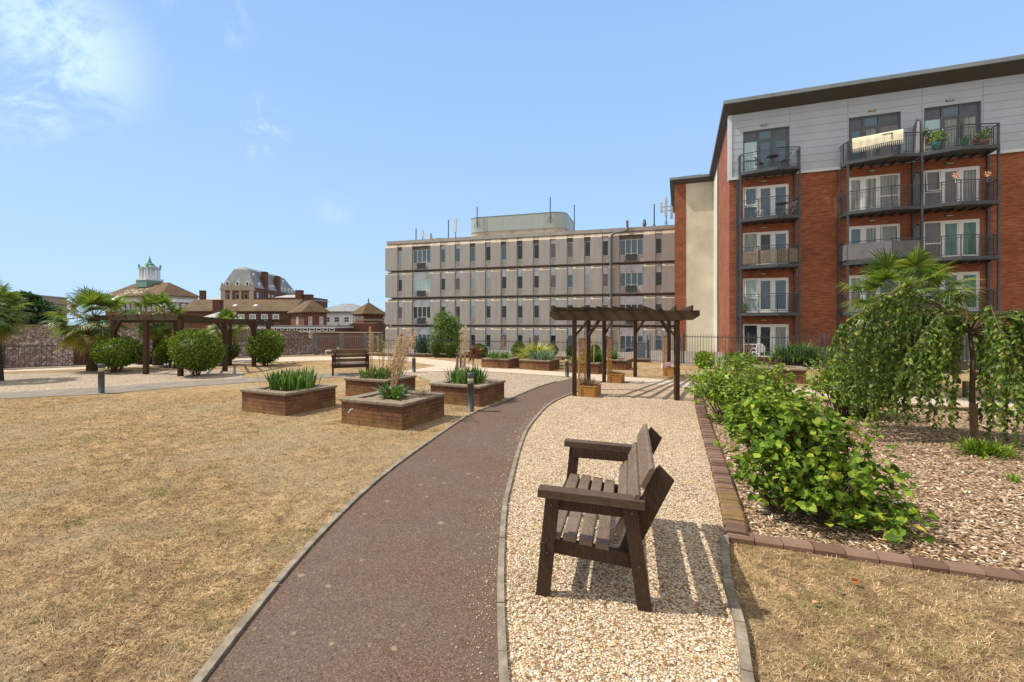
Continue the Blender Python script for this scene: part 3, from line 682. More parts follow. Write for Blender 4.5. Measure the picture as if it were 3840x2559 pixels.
Q2 = planter('far brick planter in front of the yellow striped flax', 1.53, 18.5, R(-26), 1.4, 1.3, .42)
Q3 = planter('far brick planter seen between the left pergola posts', 3.33, 17.4, R(-26), 1.4, 1.1, .42)
Q4 = planter('far brick planter behind the pergola holding a small grey green yucca', 4.74, 18.76, R(-26), 1.4, 1.3, .42)
Q6 = planter('brick planter half hidden behind the green bushes by the patio fence', 9.45, 14.5, R(-26), 1.5, 1.3, .47)
# ------------------------------------------------------------ plants helpers
def clump(parent_name, label, cat, loc, n, L, W, mats=M_YUC, spread=.35, lean=(0.05, .75), droop=.25, seed=1, base=.08, group=None):
    r = random.Random(seed); t = thing(parent_name, label, cat, loc, 0, group); b = MB()
    for i in range(n):
        a = r.uniform(0, 6.283); th = r.uniform(*lean); l = L * r.uniform(.6, 1.05)
        rr = base * math.sqrt(r.random()) ; o = Vector((math.cos(a) * rr, math.sin(a) * rr, 0)) + Vector((r.uniform(-1, 1), r.uniform(-1, 1), 0)) * spread * .5
        d = Vector((math.cos(a) * math.sin(th), math.sin(a) * math.sin(th), math.cos(th)))
        m = o + d * l * .55; e = o + d * l + Vector((math.cos(a), math.sin(a), 0)) * l * droop * .4 - Vector((0, 0, l * droop * r.uniform(.1, 1)))
        b.blade(o, m, e, W * r.uniform(.7, 1.2), d + Vector((0, 0, 1.3)))
    b.build('leaves', mats, t); return t

def rand_dir(r):
    z = r.uniform(-1, 1); a = r.uniform(0, 6.283); s = math.sqrt(1 - z * z); return Vector((s * math.cos(a), s * math.sin(a), z))

def leafball(b, c, rad, n, L, W, r, shell=.75, squash_bottom=0.0, lump=.12, quad=True, clumps=None):
    """leaves over a lumpy ellipsoid"""
    lob = [(rand_dir(r), r.uniform(-1, 1)) for _ in range(14)]
    rx, ry, rz_ = rad
    for _ in range(n):
        d = rand_dir(r)
        k = 1 + lump * sum(s * max(0, d.dot(l)) ** 6 for l, s in lob)
        f = k * (shell + (1 - shell) * math.sqrt(r.random()))
        if r.random() < .10: f *= r.uniform(1.02, 1.14)
        p = Vector(c) + Vector((d.x * rx * f, d.y * ry * f, d.z * rz_ * f))
        dd = (d * .9 + rand_dir(r) * .9).normalized()
        (b.quadleaf if quad else b.leaf)(p, dd, (d + rand_dir(r) * .7), L * r.uniform(.7, 1.25), W * r.uniform(.7, 1.2))

def shrub(label, px, py_base, w_px, top_py, mats=M_ROUND, name='round_shrub', cat='shrub', n=2600, Y=None, stems=True, leaf=(.07, .04), group=None, body=None, zb=.18, flat=1.0, z0=0.0, seed=None):
    if Y is None: Y = gp(px, py_base)[1]
    x = (px - 1920) / 1700 * Y; rx = w_px / 1700 * Y / 2 * .95; top = H + (1213 - top_py) / 1700 * Y
    r = random.Random(seed if seed is not None else int(px)); t = thing(name, label, cat, (x, Y, z0), r.uniform(0, 6), group)
    zb *= 1; h = (top - z0 - zb); b = MB()
    leafball(b, (0, 0, zb + h / 2), (rx, rx, h / 2), int(n * 1.5), leaf[0] * 1.3, leaf[1] * 1.4, r, .74, lump=.15)
    b.build('foliage', mats, t)
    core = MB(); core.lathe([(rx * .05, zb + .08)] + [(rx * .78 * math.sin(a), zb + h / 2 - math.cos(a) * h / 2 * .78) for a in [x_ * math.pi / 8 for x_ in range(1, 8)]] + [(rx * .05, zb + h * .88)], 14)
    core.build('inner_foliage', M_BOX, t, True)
    if stems:
        s = MB()
        for i in range(9):
            a = r.uniform(0, 6.28); q = rx * r.uniform(.15, .5)
            s.tube([(math.cos(a) * .07, math.sin(a) * .07, -.02), (math.cos(a) * q * .6, math.sin(a) * q * .6, zb * .8 + .05), (math.cos(a) * q, math.sin(a) * q, zb + h * .3)], [.022, .016, .01], 6)
        s.build('stems', M_BRANCH, t)
    return t

def palm(label, x, y, crown_z, rad, nf=34, seed=1, trunk_r=.14, lean=(0, 0), yellow=6, z0=0, group='fan palms'):
    r = random.Random(seed); t = thing('fan_palm', label, 'palm tree', (x, y, z0), 0, group); rad *= .93
    b = MB(); cz = crown_z - z0 - rad * .12
    pts = [(lean[0] * k * k, lean[1] * k * k, cz * k - (0.05 if k == 0 else 0)) for k in (0, .25, .5, .75, 1.0)]
    b.tube(pts, [trunk_r * 1.15, trunk_r, trunk_r * 1.05, trunk_r * 1.2, trunk_r * .8], 12)
    for i in range(150):    # fibrous leaf bases
        k = r.uniform(.15, 1); a = r.uniform(0, 6.28); p = Vector((lean[0] * k * k, lean[1] * k * k, cz * k)) + Vector((math.cos(a), math.sin(a), 0)) * trunk_r * .9
        b.blade(p, p + Vector((math.cos(a) * .05, math.sin(a) * .05, .06)), p + Vector((math.cos(a) * .08, math.sin(a) * .08, .13)), .05, (0, 0, 1))
    b.build('trunk', M_TRUNK, t)
    c0 = Vector((lean[0], lean[1], cz)); g = MB(); ye = MB(); pet = MB()
    nf = int(nf * 1.35)
    for i in range(nf):
        u = (i + .5) / nf; a = i * 2.399 + r.uniform(-.2, .2)
        low = i >= nf - yellow
        el = R(82) - R(142) * u ** .85 + r.uniform(-.12, .12) if not low else R(r.uniform(-72, -40))
        d = Vector((math.cos(a) * math.cos(el), math.sin(a) * math.cos(el), math.sin(el)))
        pl = rad * r.uniform(.46, .66); fl = rad * r.uniform(.36, .48)
        hub = c0 + d * pl - Vector((0, 0, pl * .10)); d2 = (d - Vector((0, 0, .22))).normalized()
        pet.tube([c0 + d * .05, c0 + d * pl * .5, hub], [.014, .010, .007], 4, False)
        side = d2.cross(Vector((0, 0, 1)))
        if side.length < .1: side = Vector((1, 0, 0))
        side.normalize(); up = side.cross(d2).normalized(); side = (side + up * r.uniform(-.5, .5)).normalized(); up = side.cross(d2).normalized()
        tgt = ye if low or r.random() < .04 else g
        nb = 30
        for j in range(nb):
            ph = -R(118) + R(236) * j / (nb - 1)
            v = d2 * math.cos(ph) + side * math.sin(ph); L = fl * (1 - .32 * abs(ph) / 2.06) * r.uniform(.92, 1.05)
            v = (v + up * (.16 - .25 * abs(math.sin(ph)))).normalized()
            dr = L * r.uniform(.05, .38)
            tgt.blade(hub, hub + v * L * .55, hub + v * L - Vector((0, 0, dr)), .034 * rad / 1.3 * r.uniform(.8, 1.1), up)
    pet.build('petioles', M_PALM, t); g.build('fronds', M_PALM, t)
    if ye.v: ye.build('old_fronds', M_PALMY, t)
    return t

def stalk(name, label, loc, h, seed, lean=(0, 0), dense=420, rad=.22, start=.42, group=None, mats=M_DRY, stems=5):
    r = random.Random(seed); t = thing(name, label, 'dead flower stalk', loc, 0, group); s = MB(); f = MB()
    for k in range(stems):
        a = r.uniform(0, 6.28); e = Vector((lean[0] + math.cos(a) * rad * .7 * (k > 0), lean[1] + math.sin(a) * rad * .7 * (k > 0), h * r.uniform(.82, 1) if k else h))
        st_ = Vector((math.cos(a) * .03, math.sin(a) * .03, 0)); mid = st_.lerp(e, .5) + Vector((0, 0, h * .03)) - Vector((lean[0], lean[1], 0)) * .15
        s.tube([st_, mid, e], [.010, .008, .003], 5)
        for i in range(dense // stems):
            u = r.uniform(start, 1); p = (st_.lerp(mid, u * 2) if u < .5 else mid.lerp(e, u * 2 - 1)); w_ = rad * (1.15 - u) * 1.1 * r.random()
            d = rand_dir(r); p2 = p + d * w_
            if i % 5 == 0: s.tube([p, p2], [.003, .002], 3, False)
            f.quadleaf(p2, rand_dir(r), rand_dir(r), .028 * r.uniform(.6, 1.3), .020)
    s.build('stem', M_DSTEM, t); f.build('seed_heads', mats, t); return t

# ------------------------------------------------------------ planter plants
YG = 'sword leaved plants in the brick planters'
clump('yucca', 'low yucca with wide drooping leaves in the nearest planter', 'yucca', P1, 95, .42, .05, M_YUC, .30, (.1, 1.35), .35, 2, group=YG)
clump('iris_clump', 'widest clump of upright sword leaves in the left planter', 'iris clump', P2 + Vector((.05, 0, 0)), 230, .56, .045, M_YUC, .78, (0, .5), .12, 3, .2, YG)
clump('iris_clump', 'clump of sword leaves in the planter at the back of the four', 'iris clump', P4, 210, .42, .04, M_YUC, .85, (0, .65), .2, 4, .2, YG)
clump('iris_clump', 'tall clump of sword leaves behind the near bollard light', 'iris clump', P3, 210, .50, .04, M_YUC, .7, (0, .6), .15, 5, .15, YG)
clump('iris_clump', 'clump of sword leaves in the far planter left of the yellow flax', 'iris clump', Q1 + Vector((-.1, -.2, 0)), 190, .45, .04, M_YUC, .8, (0, .7), .2, 6, .15, YG)
clump('iris_clump', 'green sword leaves in front of the yellow flax', 'iris clump', Q2 + Vector((.1, -.1, 0)), 190, .55, .04, M_YUCG, .8, (0, .8), .2, 7, .15, YG)
clump('iris_clump', 'tall sword leaves between the left pergola posts', 'iris clump', Q3 + Vector((.35, 0, 0)), 190, .75, .045, M_YUC, .6, (0, .7), .15, 8, .15, YG)
clump('striped_flax', 'small yellow green flax left of the tall sword leaves', 'flax', Q3 + Vector((-.45, -.1, 0)), 90, .4, .04, M_YELL, .3, (0, 1.1), .4, 9, .1, YG)
clump('yucca', 'small grey green yucca in the planter behind the pergola', 'yucca', Q4 + Vector((.0, 0, 0)), 90, .7, .045, M_YUCG, .15, (.05, 1.2), .05, 10, .08, YG)
clump('sedge', 'tuft of thin straw coloured blades at the right of the nearest planter', 'grass tuft', P1 + Vector((.55, .15, 0)), 70, .34, .010, M_DRYB, .12, (.5, 1.4), .3, 12, .05)
clump('striped_flax', 'large yellow striped flax with arching leaves', 'flax', (at(2012, 1330, 21.0).x, 21.0, 0.02), 480, 1.45, .07, M_YELL, .5, (.05, 1.3), .45, 11, .2)
t = stalk('dead_flower_stalk', 'tall dead flower stalk leaning right in the nearest planter', P1 + Vector((-.05, .0, 0)), 1.40, 21, (.34, .1), 2200, .33, .42, stems=8)
for i, (px, tp, lab) in enumerate(((1392, 1225, 'leftmost one of the three thin dead stems in the back planter'), (1432, 1255, 'greenish middle one of the three thin dead stems in the back planter'), (1460, 1222, 'right and barest one of the three thin dead stems in the back planter'))):
    p = at(px, 1400, 12.2); hh = H + (1213 - tp) / 1700 * 12.2 - .44
    stalk('dead_flower_stalk', lab, (p.x, 12.2, .44), hh, 30 + i, (.04 * (i - 1), 0), (420, 420, 160)[i], (.15, .17, .1)[i], .5, 'thin dead stems', (M_DRY, M_YELL, M_DRY)[i], 3)
p = at(1745, 1400, 11.3); stalk('dead_flower_stalk', 'pale dead flower stalk left of the red cordyline', (p.x, 11.3, .44), 1.5, 41, (0, 0), 700, .2, .5, stems=4)
for i, (px, py, h_, Y) in enumerate(((1888, 1345, .95, 20.0), (2100, 1340, 1.2, 18.8), (2225, 1340, 1.35, 17.6), (2320, 1340, 1.3, 18.9))):
    p = at(px, py, Y); stalk('dead_flower_stalk', ('thin dead stem above the far planter left of the yellow flax', 'thin dead stem above the yellow flax', 'thin dead stem seen between the left pergola posts', 'reddish dead stem behind the pergola')[i], (p.x, Y, .40), h_, 50 + i, (0, 0), 160, .13, .55, 'thin dead stems', M_DRY, 3)
# red cordyline
p = at(1770, 1325, 11.4); t = thing('red_cordyline', 'red spiky cordyline on a thin stem in the planter by the red path', 'cordyline', (p.x - .03, 11.4, .44))
b = MB(); b.tube([(0, 0, 0), (.05, 0, .4), (.07, 0, p.z - .44)], [.014, .012, .012], 6); b.build('stem', M_BRANCH, t)
b = MB(); r = random.Random(5); c = Vector((.07, 0, p.z - .44))
for i in range(80):
    d = (rand_dir(r) + Vector((0, 0, .25))).normalized(); L = r.uniform(.24, .36)
    b.blade(c, c + d * L * .5, c + d * L - Vector((0, 0, .03)), .022, rand_dir(r))
b.build('leaves', M_CORD, t)
# topiary
TG = 'clipped topiary bushes along the rear fence'
def topiary(label, px, Y, wpx, top, bot, mats=M_BOX, pear=False, z0=0.0):
    r = random.Random(int(px)); x = (px - 1920) / 1700 * Y; rx = wpx / 1700 * Y / 2; zt = H + (1213 - top) / 1700 * Y; zb = H + (1213 - bot) / 1700 * Y
    t = thing('clipped_bush', label, 'topiary', (x, Y, z0), 0, TG); b = MB(); h = zt - zb; zb -= z0; n = 2600
    def rad(u):
        return rx * (math.sin(math.pi * min(1, max(0, u)) ** (.62 if pear else .9)) ** (.55 if pear else .6)) if not pear else rx * (0.32 + .68 * min(1, u * 1.7) ** .8) * (1 if u < .7 else math.sqrt(max(0, 1 - ((u - .7) / .3) ** 2)))
    for i in range(n):
        u = r.random() ** .8 ; a = r.uniform(0, 6.283); q = rad(u) * r.uniform(.88, 1.03)
        if u > .93: q *= math.sqrt(r.random())
        p = Vector((math.cos(a) * q, math.sin(a) * q, zb + h * u)); d = Vector((math.cos(a), math.sin(a), (u - .5))).normalized()
        b.quadleaf(p, (d + rand_dir(r)).normalized(), d + rand_dir(r) * .6, .06, .035)
    b.build('foliage', mats, t)
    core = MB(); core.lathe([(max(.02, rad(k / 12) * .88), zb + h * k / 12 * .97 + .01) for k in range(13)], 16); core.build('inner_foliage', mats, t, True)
    s = MB(); s.tube([(0, 0, -.02), (0, 0, zb + h * .3)], .035, 8); s.build('stem', M_BRANCH, t)
topiary('left and narrower one of the two pear shaped clipped bushes', 1635, 25.7, 35, 1283, 1339, pear=True)
topiary('right and wider one of the two pear shaped clipped bushes', 1690, 25.5, 43, 1284, 1341, pear=True)
topiary('wide round clipped bush behind the red cordyline', 1797, 25.3, 66, 1290, 1343)
topiary('round clipped ball behind the planter left of the yellow flax', 1945, 22.5, 52, 1283, 1345)
topiary('bronze round clipped ball right of the yellow flax', 2070, 22.5, 44, 1290, 1336, M_BROWNBALL)
topiary('green clipped ball just left of the first pergola post', 2142, 22.3, 34, 1296, 1340)
topiary('green clipped ball framed by the left pergola posts', 2232, 22.0, 40, 1294, 1340)

# ------------------------------------------------------------ left shrubs
SG = 'rounded evergreen shrubs round the left pergola'
shrub('wide flat topped shrub left of the left pergola post', 443, 1397, 170, 1268, n=3000, group=SG)
shrub('largest dome shaped shrub in front of the left pergola', 738, 1410, 182, 1247, n=3600, group=SG)
shrub('egg shaped shrub at the right end of the left pergola', 996, 1372, 126, 1238, n=3000, group=SG)
shrub('narrow dark shrub behind the middle pergola posts', 632, 1378, 80, 1270, n=1600, group=SG)
shrub('dark shrub half hidden behind the double pergola post', 835, 1370, 104, 1276, M_BOX, n=1800, group=SG)
shrub('low dark shrub by the wall between two pergola posts', 555, 1366, 90, 1322, M_BROWNBALL, n=1100, zb=.03, group=SG)
# ------------------------------------------------------------ palms
palm('fan palm leaning in at the left edge, its trunk out of the picture', -17.4, 15.3, 2.55, 1.35, 38, 11, .16, (-.25, 0), 8)
palm('fan palm with a thick dark trunk left of the left pergola', -17.25, 18.7, 2.35, 1.72, 40, 12, .22, (0, 0), 10)
palm('fan palm rising behind the beam of the left pergola', -16.4, 21.0, 2.45, 1.5, 36, 13, .2, (0, 0), 7)
palm('smallest fan palm behind the right part of the left pergola', -14.6, 23.3, 1.95, 1.15, 34, 14, .14, (0, 0), 12)
palm('large fan palm behind the weeping tree in front of the red brick flats', 10.85, 12.6, 2.88, 1.85, 44, 15, .17, (0, 0), 12)
# ------------------------------------------------------------ trees behind
def tree(label, px, top, wpx, base_py, Y, z0, mats, n=5200, leaf=(.16, .1), name='leafy_tree', seed=1, low=.25):
    r = random.Random(seed); x = (px - 1920) / 1700 * Y; rx = wpx / 1700 * Y / 2; zt = H + (1213 - top) / 1700 * Y - z0
    t = thing(name, label, 'tree', (x, Y, z0)); zb = zt * low; h = zt - zb; b = MB(); br = MB()
    br.tube([(0, 0, -.1), (.05, 0, zb + h * .3), (0, .1, zb + h * .7)], [rx * .10, rx * .07, rx * .03], 8)
    for i in range(40):
        a = r.uniform(0, 6.28); u = ((i + .5) / 40) * .84 + .08; q = rx * (.78 * math.sin(math.pi * u ** .8) + .1) * r.uniform(.35, 1)
        c = Vector((math.cos(a) * q, math.sin(a) * q, zb + h * u)); rr = rx * r.uniform(.20, .33)
        br.tube([(0, 0, zb + h * .15 * r.random()), c * .6 + Vector((0, 0, 0.1)), c], [rx * .04, rx * .02, rx * .01], 5)
        leafball(b, c, (rr, rr, rr * .85), n // 34, leaf[0], leaf[1], r, .45, lump=.3)
    br.build('trunk', M_BRANCH, t); b.build('crown', mats, t); return t
tree('green tree with feathery crown in front of the concrete office block', 1678, 1168, 150, 1345, 30, -1.0, M_TREE, 6500, (.15, .06), seed=4, low=.15)
tree('low green hedge like tree behind the rear fence left of the pear bushes', 1580, 1268, 90, 1345, 31, -1.0, M_DTREE, 2600, (.12, .06), 'low_tree', seed=5, low=.1)
tree('dark tree behind the flint wall at the left edge', 95, 1105, 190, 1230, 42, -1.5, M_DTREE, 6000, (.35, .22), seed=6, low=.3)

# ------------------------------------------------------------ broad leaved bushes by the bark bed
def bigbush(label, loc, lobes, n, L, W, mats, seed, name='broad_leaved_bush', nstem=40):
    r = random.Random(seed); t = thing(name, label, 'bush', loc); b = MB(); s = MB()
    tot = sum(a[1] * a[2] * a[3] for a in lobes)
    for (c, rx, ry, rz_) in lobes:
        c = Vector(c); k = int(n * (rx * ry * rz_) / tot)
        for _ in range(k // 7):
            # a shoot with whorls of leaves
            d = rand_dir(r); d.z = abs(d.z) * .9 + .05 if r.random() < .8 else d.z; f = r.uniform(.35, 1.12)
            tip = c + Vector((d.x * rx, d.y * ry, d.z * rz_)) * f
            if tip.z < .04: tip.z = .04 + r.random() * .05
            root = Vector((c.x * .6 + d.x * rx * .25, c.y * .6 + d.y * ry * .25, 0.0))
            mid = root.lerp(tip, .6) + Vector((0, 0, .08))
            if r.random() < .25: s.tube([root, mid, tip], [.007, .005, .002], 4, False)
            ax = (tip - mid).normalized()
            for j in range(7):
                u = j / 7; p = tip - ax * (.22 * u * (.6 + L * 4)) + rand_dir(r) * .02
                dd = (rand_dir(r) + Vector((d.x, d.y, 0)) * .6); dd.z = dd.z * .6 - .3; up = Vector((0, 0, .75)) + rand_dir(r) * .8 + d * .5
                if p.z < .02: p.z = .03
                b.leaf(p, dd, up, L * r.uniform(.55, 1.15) * (1 - .25 * (j == 0)), W * r.uniform(.6, 1.1))
    for (c, rx, ry, rz_) in lobes:
        for _ in range(9):
            a = r.uniform(0, 6.28); q = r.uniform(.1, 1.0); top = Vector((c[0] + math.cos(a) * rx * q * 1.1, c[1] + math.sin(a) * ry * q * 1.1, c[2] + rz_ * r.uniform(.85, 1.35) * math.sqrt(max(.2, 1 - q * q * .8))))
            root = Vector((c[0] * .7, c[1] * .7, .1)); s.tube([root, root.lerp(top, .6), top], [.006, .005, .002], 4, False); ax = (top - root).normalized()
            for j in range(9):
                p = top - ax * j * .045; dd = rand_dir(r); dd.z = dd.z * .3 + .1
                b.leaf(p, dd, Vector((0, 0, 1)) + rand_dir(r) * .6, L * r.uniform(.4, 1.0), W * r.uniform(.4, .95))
    s.build('stems', M_BRANCH, t); b.build('foliage', mats, t); return t
bigbush('nearest broad leaved green bush spilling over the brick edging', (3.02, 4.58, 0),
        [((-.15, .4, .62), .55, .5, .68), ((.15, .3, .56), .58, .5, .66), ((.36, -.0, .36), .48, .42, .52), ((.46, -.3, .16), .36, .3, .30), ((-.1, -.25, .2), .5, .38, .36), ((-.38, .12, .35), .38, .42, .42), ((.3, -.55, .08), .5, .2, .16), ((.3, .75, .5), .5, .4, .5)],
        3000, .11, .082, M_HYD, 3)
bigbush('dense round green bush beside the curved brick edging, beyond the nearest bush', (4.5, 8.6, 0),
        [((0, 0, .45), .82, .72, .72), ((-.4, .45, .55), .65, .6, .72), ((.5, .3, .5), .62, .6, .72), ((0, -.5, .3), .75, .4, .5), ((-.35, -.2, .35), .55, .5, .5), ((.1, 1.0, .5), .8, .5, .85), ((.75, .5, .4), .5, .5, .55)],
        6000, .085, .064, M_HYD2, 5)
bigbush('loose light green bush under the left side of the weeping tree', (7.1, 9.3, 0),
        [((0, 0, .5), .8, .6, .85), ((-.5, .2, .6), .6, .5, .75), ((.4, .3, .4), .7, .5, .6)], 4200, .075, .05, M_HYD2, 6)
clump('fern', 'bright green feathery plant at the foot of the weeping tree', 'fern', (7.05, 6.75, 0), 420, .3, .022, M_HYD2, .35, (.1, 1.5), .3, 8, .1)
clump('weed', 'small green weed tuft alone on the bark on the right', 'weed', (*gp(3800, 1810), 0), 40, .16, .014, M_HYD2, .05, (.1, .8), .2, 9, .03)

# weeping tree
r = random.Random(17); tx, ty = gp(3655, 1650)
t = thing('weeping_tree', 'weeping tree with hanging leafy strands on a staked trunk in the bark bed', 'tree', (tx, ty, 0))
tr = MB(); tr.tube([(0, 0, -.03), (-.02, .02, .7), (.0, .03, 1.35), (-.03, .05, 1.85)], [.045, .038, .034, .028], 10); tr.build('trunk', M_BRANCH, t)
br = MB(); lf = MB(); head = Vector((-.03, .05, 1.8))
ends = []
for k in range(30):
    u = k / 29
    if k < 20: a = R(r.uniform(95, 262)); q = r.uniform(.5, 2.7) if math.cos(a) < -.3 else r.uniform(.4, 1.2); top = 2.15 + r.uniform(-.3, .12) + (.3 if k % 5 == 0 else 0)
    else: a = R(r.uniform(-80, 60)); q = r.uniform(.3, 1.7); top = 2.14 + r.uniform(-.35, .1)
    e = Vector((math.cos(a) * q, math.sin(a) * q * .62, top - .55 * (q / 2.3) ** 2 - .1)); pk = Vector((e.x * .55, e.y * .55, top))
    path = [head, head.lerp(pk, .5) + Vector((0, 0, .12)), pk, pk.lerp(e, .6) + Vector((0, 0, .02)), e]
    br.tube(path, [.018, .014, .010, .007, .004], 5, False)
    for _ in range(5 + int(q * 3.2)):
        s_ = r.uniform(.3, 1); i0 = min(3, int(s_ * 4)); p0 = path[i0].lerp(path[i0 + 1], s_ * 4 - i0)
        hang = (p0.z - r.uniform(.05, .9)) * r.uniform(.55, 1.1) - .05
        if p0.x > -.5 and p0.x < .25 and r.random() < .5: continue
        out = Vector((e.x, e.y, 0)).normalized() * r.uniform(.05, .3) + Vector((r.uniform(-.12, .12), r.uniform(-.12, .12), 0))
        p1 = p0 + out * .6 + Vector((0, 0, -hang * .35)); p2 = p0 + out + Vector((0, 0, -hang))
        br.tube([p0, p1, p2], [.005, .004, .002], 3, False)
        nl = max(6, int(hang * 40))
        for j in range(nl):
            v = j / nl; pp = (p0.lerp(p1, v * 2) if v < .5 else p1.lerp(p2, v * 2 - 1)) + rand_dir(r) * .015
            dd = rand_dir(r); dd.z = -abs(dd.z) * .9 - .45
            lf.leaf(pp, dd, rand_dir(r) + Vector((0, 0, .6)) + out * 2, .088 * r.uniform(.65, 1.2), .044 * r.uniform(.8, 1.2))
    for j in range(int(q * 22) + 5):
        s_ = r.uniform(.15, 1); i0 = min(3, int(s_ * 4)); pp = path[i0].lerp(path[i0 + 1], s_ * 4 - i0)
        dd = rand_dir(r); dd.z = -abs(dd.z) * .6 - .1
        lf.leaf(pp, dd, Vector((0, 0, 1)) + rand_dir(r) * .6, .09 * r.uniform(.6, 1.2), .046)
for i in range(46):
    if i < 26: p0 = Vector((r.uniform(-1.75, -.55), r.uniform(.1, .9), r.uniform(1.5, 2.1)))
    else: p0 = Vector((r.uniform(-.25, .95), r.uniform(-.55, .1), r.uniform(1.2, 1.95)))
    e = Vector((p0.x * .6, p0.y * .6, p0.z + .15)); br.tube([head, e, p0], [.010, .008, .004], 4, False)
    end = r.uniform(.04, .6); out = Vector((r.uniform(-.22, .12), r.uniform(-.2, .1), 0)); p2 = Vector((p0.x, p0.y, end)) + out; p1 = p0.lerp(p2, .5) + out * .4 + rand_dir(r) * .05
    br.tube([p0, p1, p2], [.005, .004, .002], 3, False); nl = int((p0.z - end) * 46)
    for j in range(nl):
        v = j / nl; pp = (p0.lerp(p1, v * 2) if v < .5 else p1.lerp(p2, v * 2 - 1)) + rand_dir(r) * .02
        dd = rand_dir(r); dd.z = -abs(dd.z) * .9 - .3
        lf.leaf(pp, dd, rand_dir(r) + Vector((0, 0, .6)), .095 * r.uniform(.55, 1.25), .048 * r.uniform(.7, 1.2))
br.build('branches', M_BRANCH, t); lf.build('foliage', M_WEEP, t)
b = MB(); b.box(-.04, .04, -.04, .04, -.05, .62); o = b.build('tree_stake', woodmat('stake_wood', (.16, .09, .05), (.30, .19, .12), (4, 4, 1)))
o.location = (tx - .07, ty - .06, 0); o.rotation_euler = (0, R(-2), R(20)); tag(o, 'short brown timber stake against the trunk of the weeping tree', 'stake')
b = MB(); b.box(-.05, .05, -.05, .05, -.05, .42); o = b.build('timber_post', M_BRANCH); x_, y_ = gp(3622, 1490); o.location = (x_, y_, 0)
tag(o, 'short dark timber post on the lawn behind the weeping tree', 'post')
# planting by the patio fence
clump('agapanthus', 'large strappy green plant with dry flower heads by the patio fence', 'agapanthus', (*gp(2985, 1375)[:1], 17.9, .1), 620, 1.2, .05, M_YUC, 1.1, (.05, 1.3), .5, 22, .35).location = (12.95, 20.6, .25)
clump('dry_grass_clump', 'brown dead grass clump behind the weeping tree', 'dry plant', (13.1, 17.6, 0), 360, .75, .02, M_DRYB, .8, (.1, 1.2), .3, 23, .25)
stalk('dead_shrub', 'dry brown shrub in front of the patio door, left of the agapanthus', (9.7, 18.9, 0), 1.2, 24, (0, 0), 420, .5, .2, None, M_DRYB, 9)
shrub('low green shrub at the patio fence right of the pergola', 2640, 1352, 70, 1318, M_HYD2, n=700, Y=19.6, stems=False, zb=.02)
shrub('green potted shrub on the patio below the flats, right of the dry shrub', 3105, 1352, 60, 1305, M_HYD, n=600, Y=21.5, stems=False, zb=.02)
shrub('pale green shrub on the patio behind the weeping tree', 3500, 1352, 130, 1312, M_HYD2, n=1100, Y=18.2, stems=False, zb=.02)
shrub('dark green shrub at the fence behind the dense round bush', 2780, 1352, 120, 1322, M_BOX, n=900, Y=18.6, stems=False, zb=.02)

# ------------------------------------------------------------ right pergola
pergz = 2.13
L1, L2, L3, MM, R1, R2 = (1.666, 12.1), (2.24, 13.28), (3.02, 14.87), (4.49, 16.53), (4.14, 11.39), (5.95, 17.2)
t = thing('pergola', 'dark stained timber pergola at the end of the red path', 'pergola', (*L1, 0))
ox, oy = L1
def P(p, z): return Vector((p[0] - ox, p[1] - oy, z))
for p in (L1, L2, L3, MM, R1, R2):
    b = MB(); b.box(p[0] - ox - .055, p[0] - ox + .055, p[1] - oy - .055, p[1] - oy + .055, -.05, pergz); b.build('post', M_PERG, t)
def bm(name, a, c, ext0, ext1, z, hh=.24, ww=.06, m=M_PERGT):
    a = P(a, z if not isinstance(z, tuple) else z[0]); c = P(c, z if not isinstance(z, tuple) else z[1]); d = (c - a).normalized(); a = a - d * ext0; c = c + d * ext1
    b = MB(); n = d.cross(Vector((0, 0, 1))) * ww / 2; up = Vector((0, 0, hh / 2))
    prof = [(0, .5), (0, -.1), (.16, -.5)]; L = (c - a).length
    pts = [a + up, a - up * .1, a + d * .16 - up, c - d * .16 - up, c - up * .1, c + up]
    vs = [p - n for p in pts] + [p + n for p in pts]; k = 6
    b.add(vs, [tuple(range(k)), tuple(range(k, 2 * k))[::-1]] + [(i, k + i, k + (i + 1) % k, (i + 1) % k) for i in range(k)])
    return b.build(name, m, t)
def mix2(a, c, u): return (a[0] + (c[0] - a[0]) * u, a[1] + (c[1] - a[1]) * u)
bm('beam', (L1[0] - .02, L1[1] - .09), (R1[0] - .02, R1[1] - .09), .66, .52, pergz + .02)
bm('beam', (L1[0] + .02, L1[1] + .09), (R1[0] + .02, R1[1] + .09), .66, .52, pergz + .02)
for u, (a) in ((.28, L2), (.62, L3), (.97, MM)):
    c = mix2(R1, R2, u); bm('beam', a, c, .5, .35, pergz + .01, .22)
n = 10
for i in range(n):
    u = i / (n - 1) * 1.30 - .17
    a = (L1[0] + (R1[0] - L1[0]) * u, L1[1] + (R1[1] - L1[1]) * u); c = (MM[0] + (R2[0] - MM[0]) * (u * .95 + .05) - .0, MM[1] + (R2[1] - MM[1]) * u)
    if i == 0: c = (c[0] - .2, c[1])
    bm('rafter', a, c, .30, .25, pergz + .19, .13, .045)
for p, q, s in ((L1, R1, 1), (R1, L1, 1), (L2, R1, 1), (L3, R2, 1), (MM, R2, 1), (R2, MM, 1)):
    d = (P(q, 0) - P(p, 0)).normalized(); b = MB(); b.bar(P(p, pergz - .52) + d * .02, P(p, pergz - .04) + d * .42, .055, .11, d.cross(Vector((0, 0, 1)))); b.build('brace', M_PERG, t)
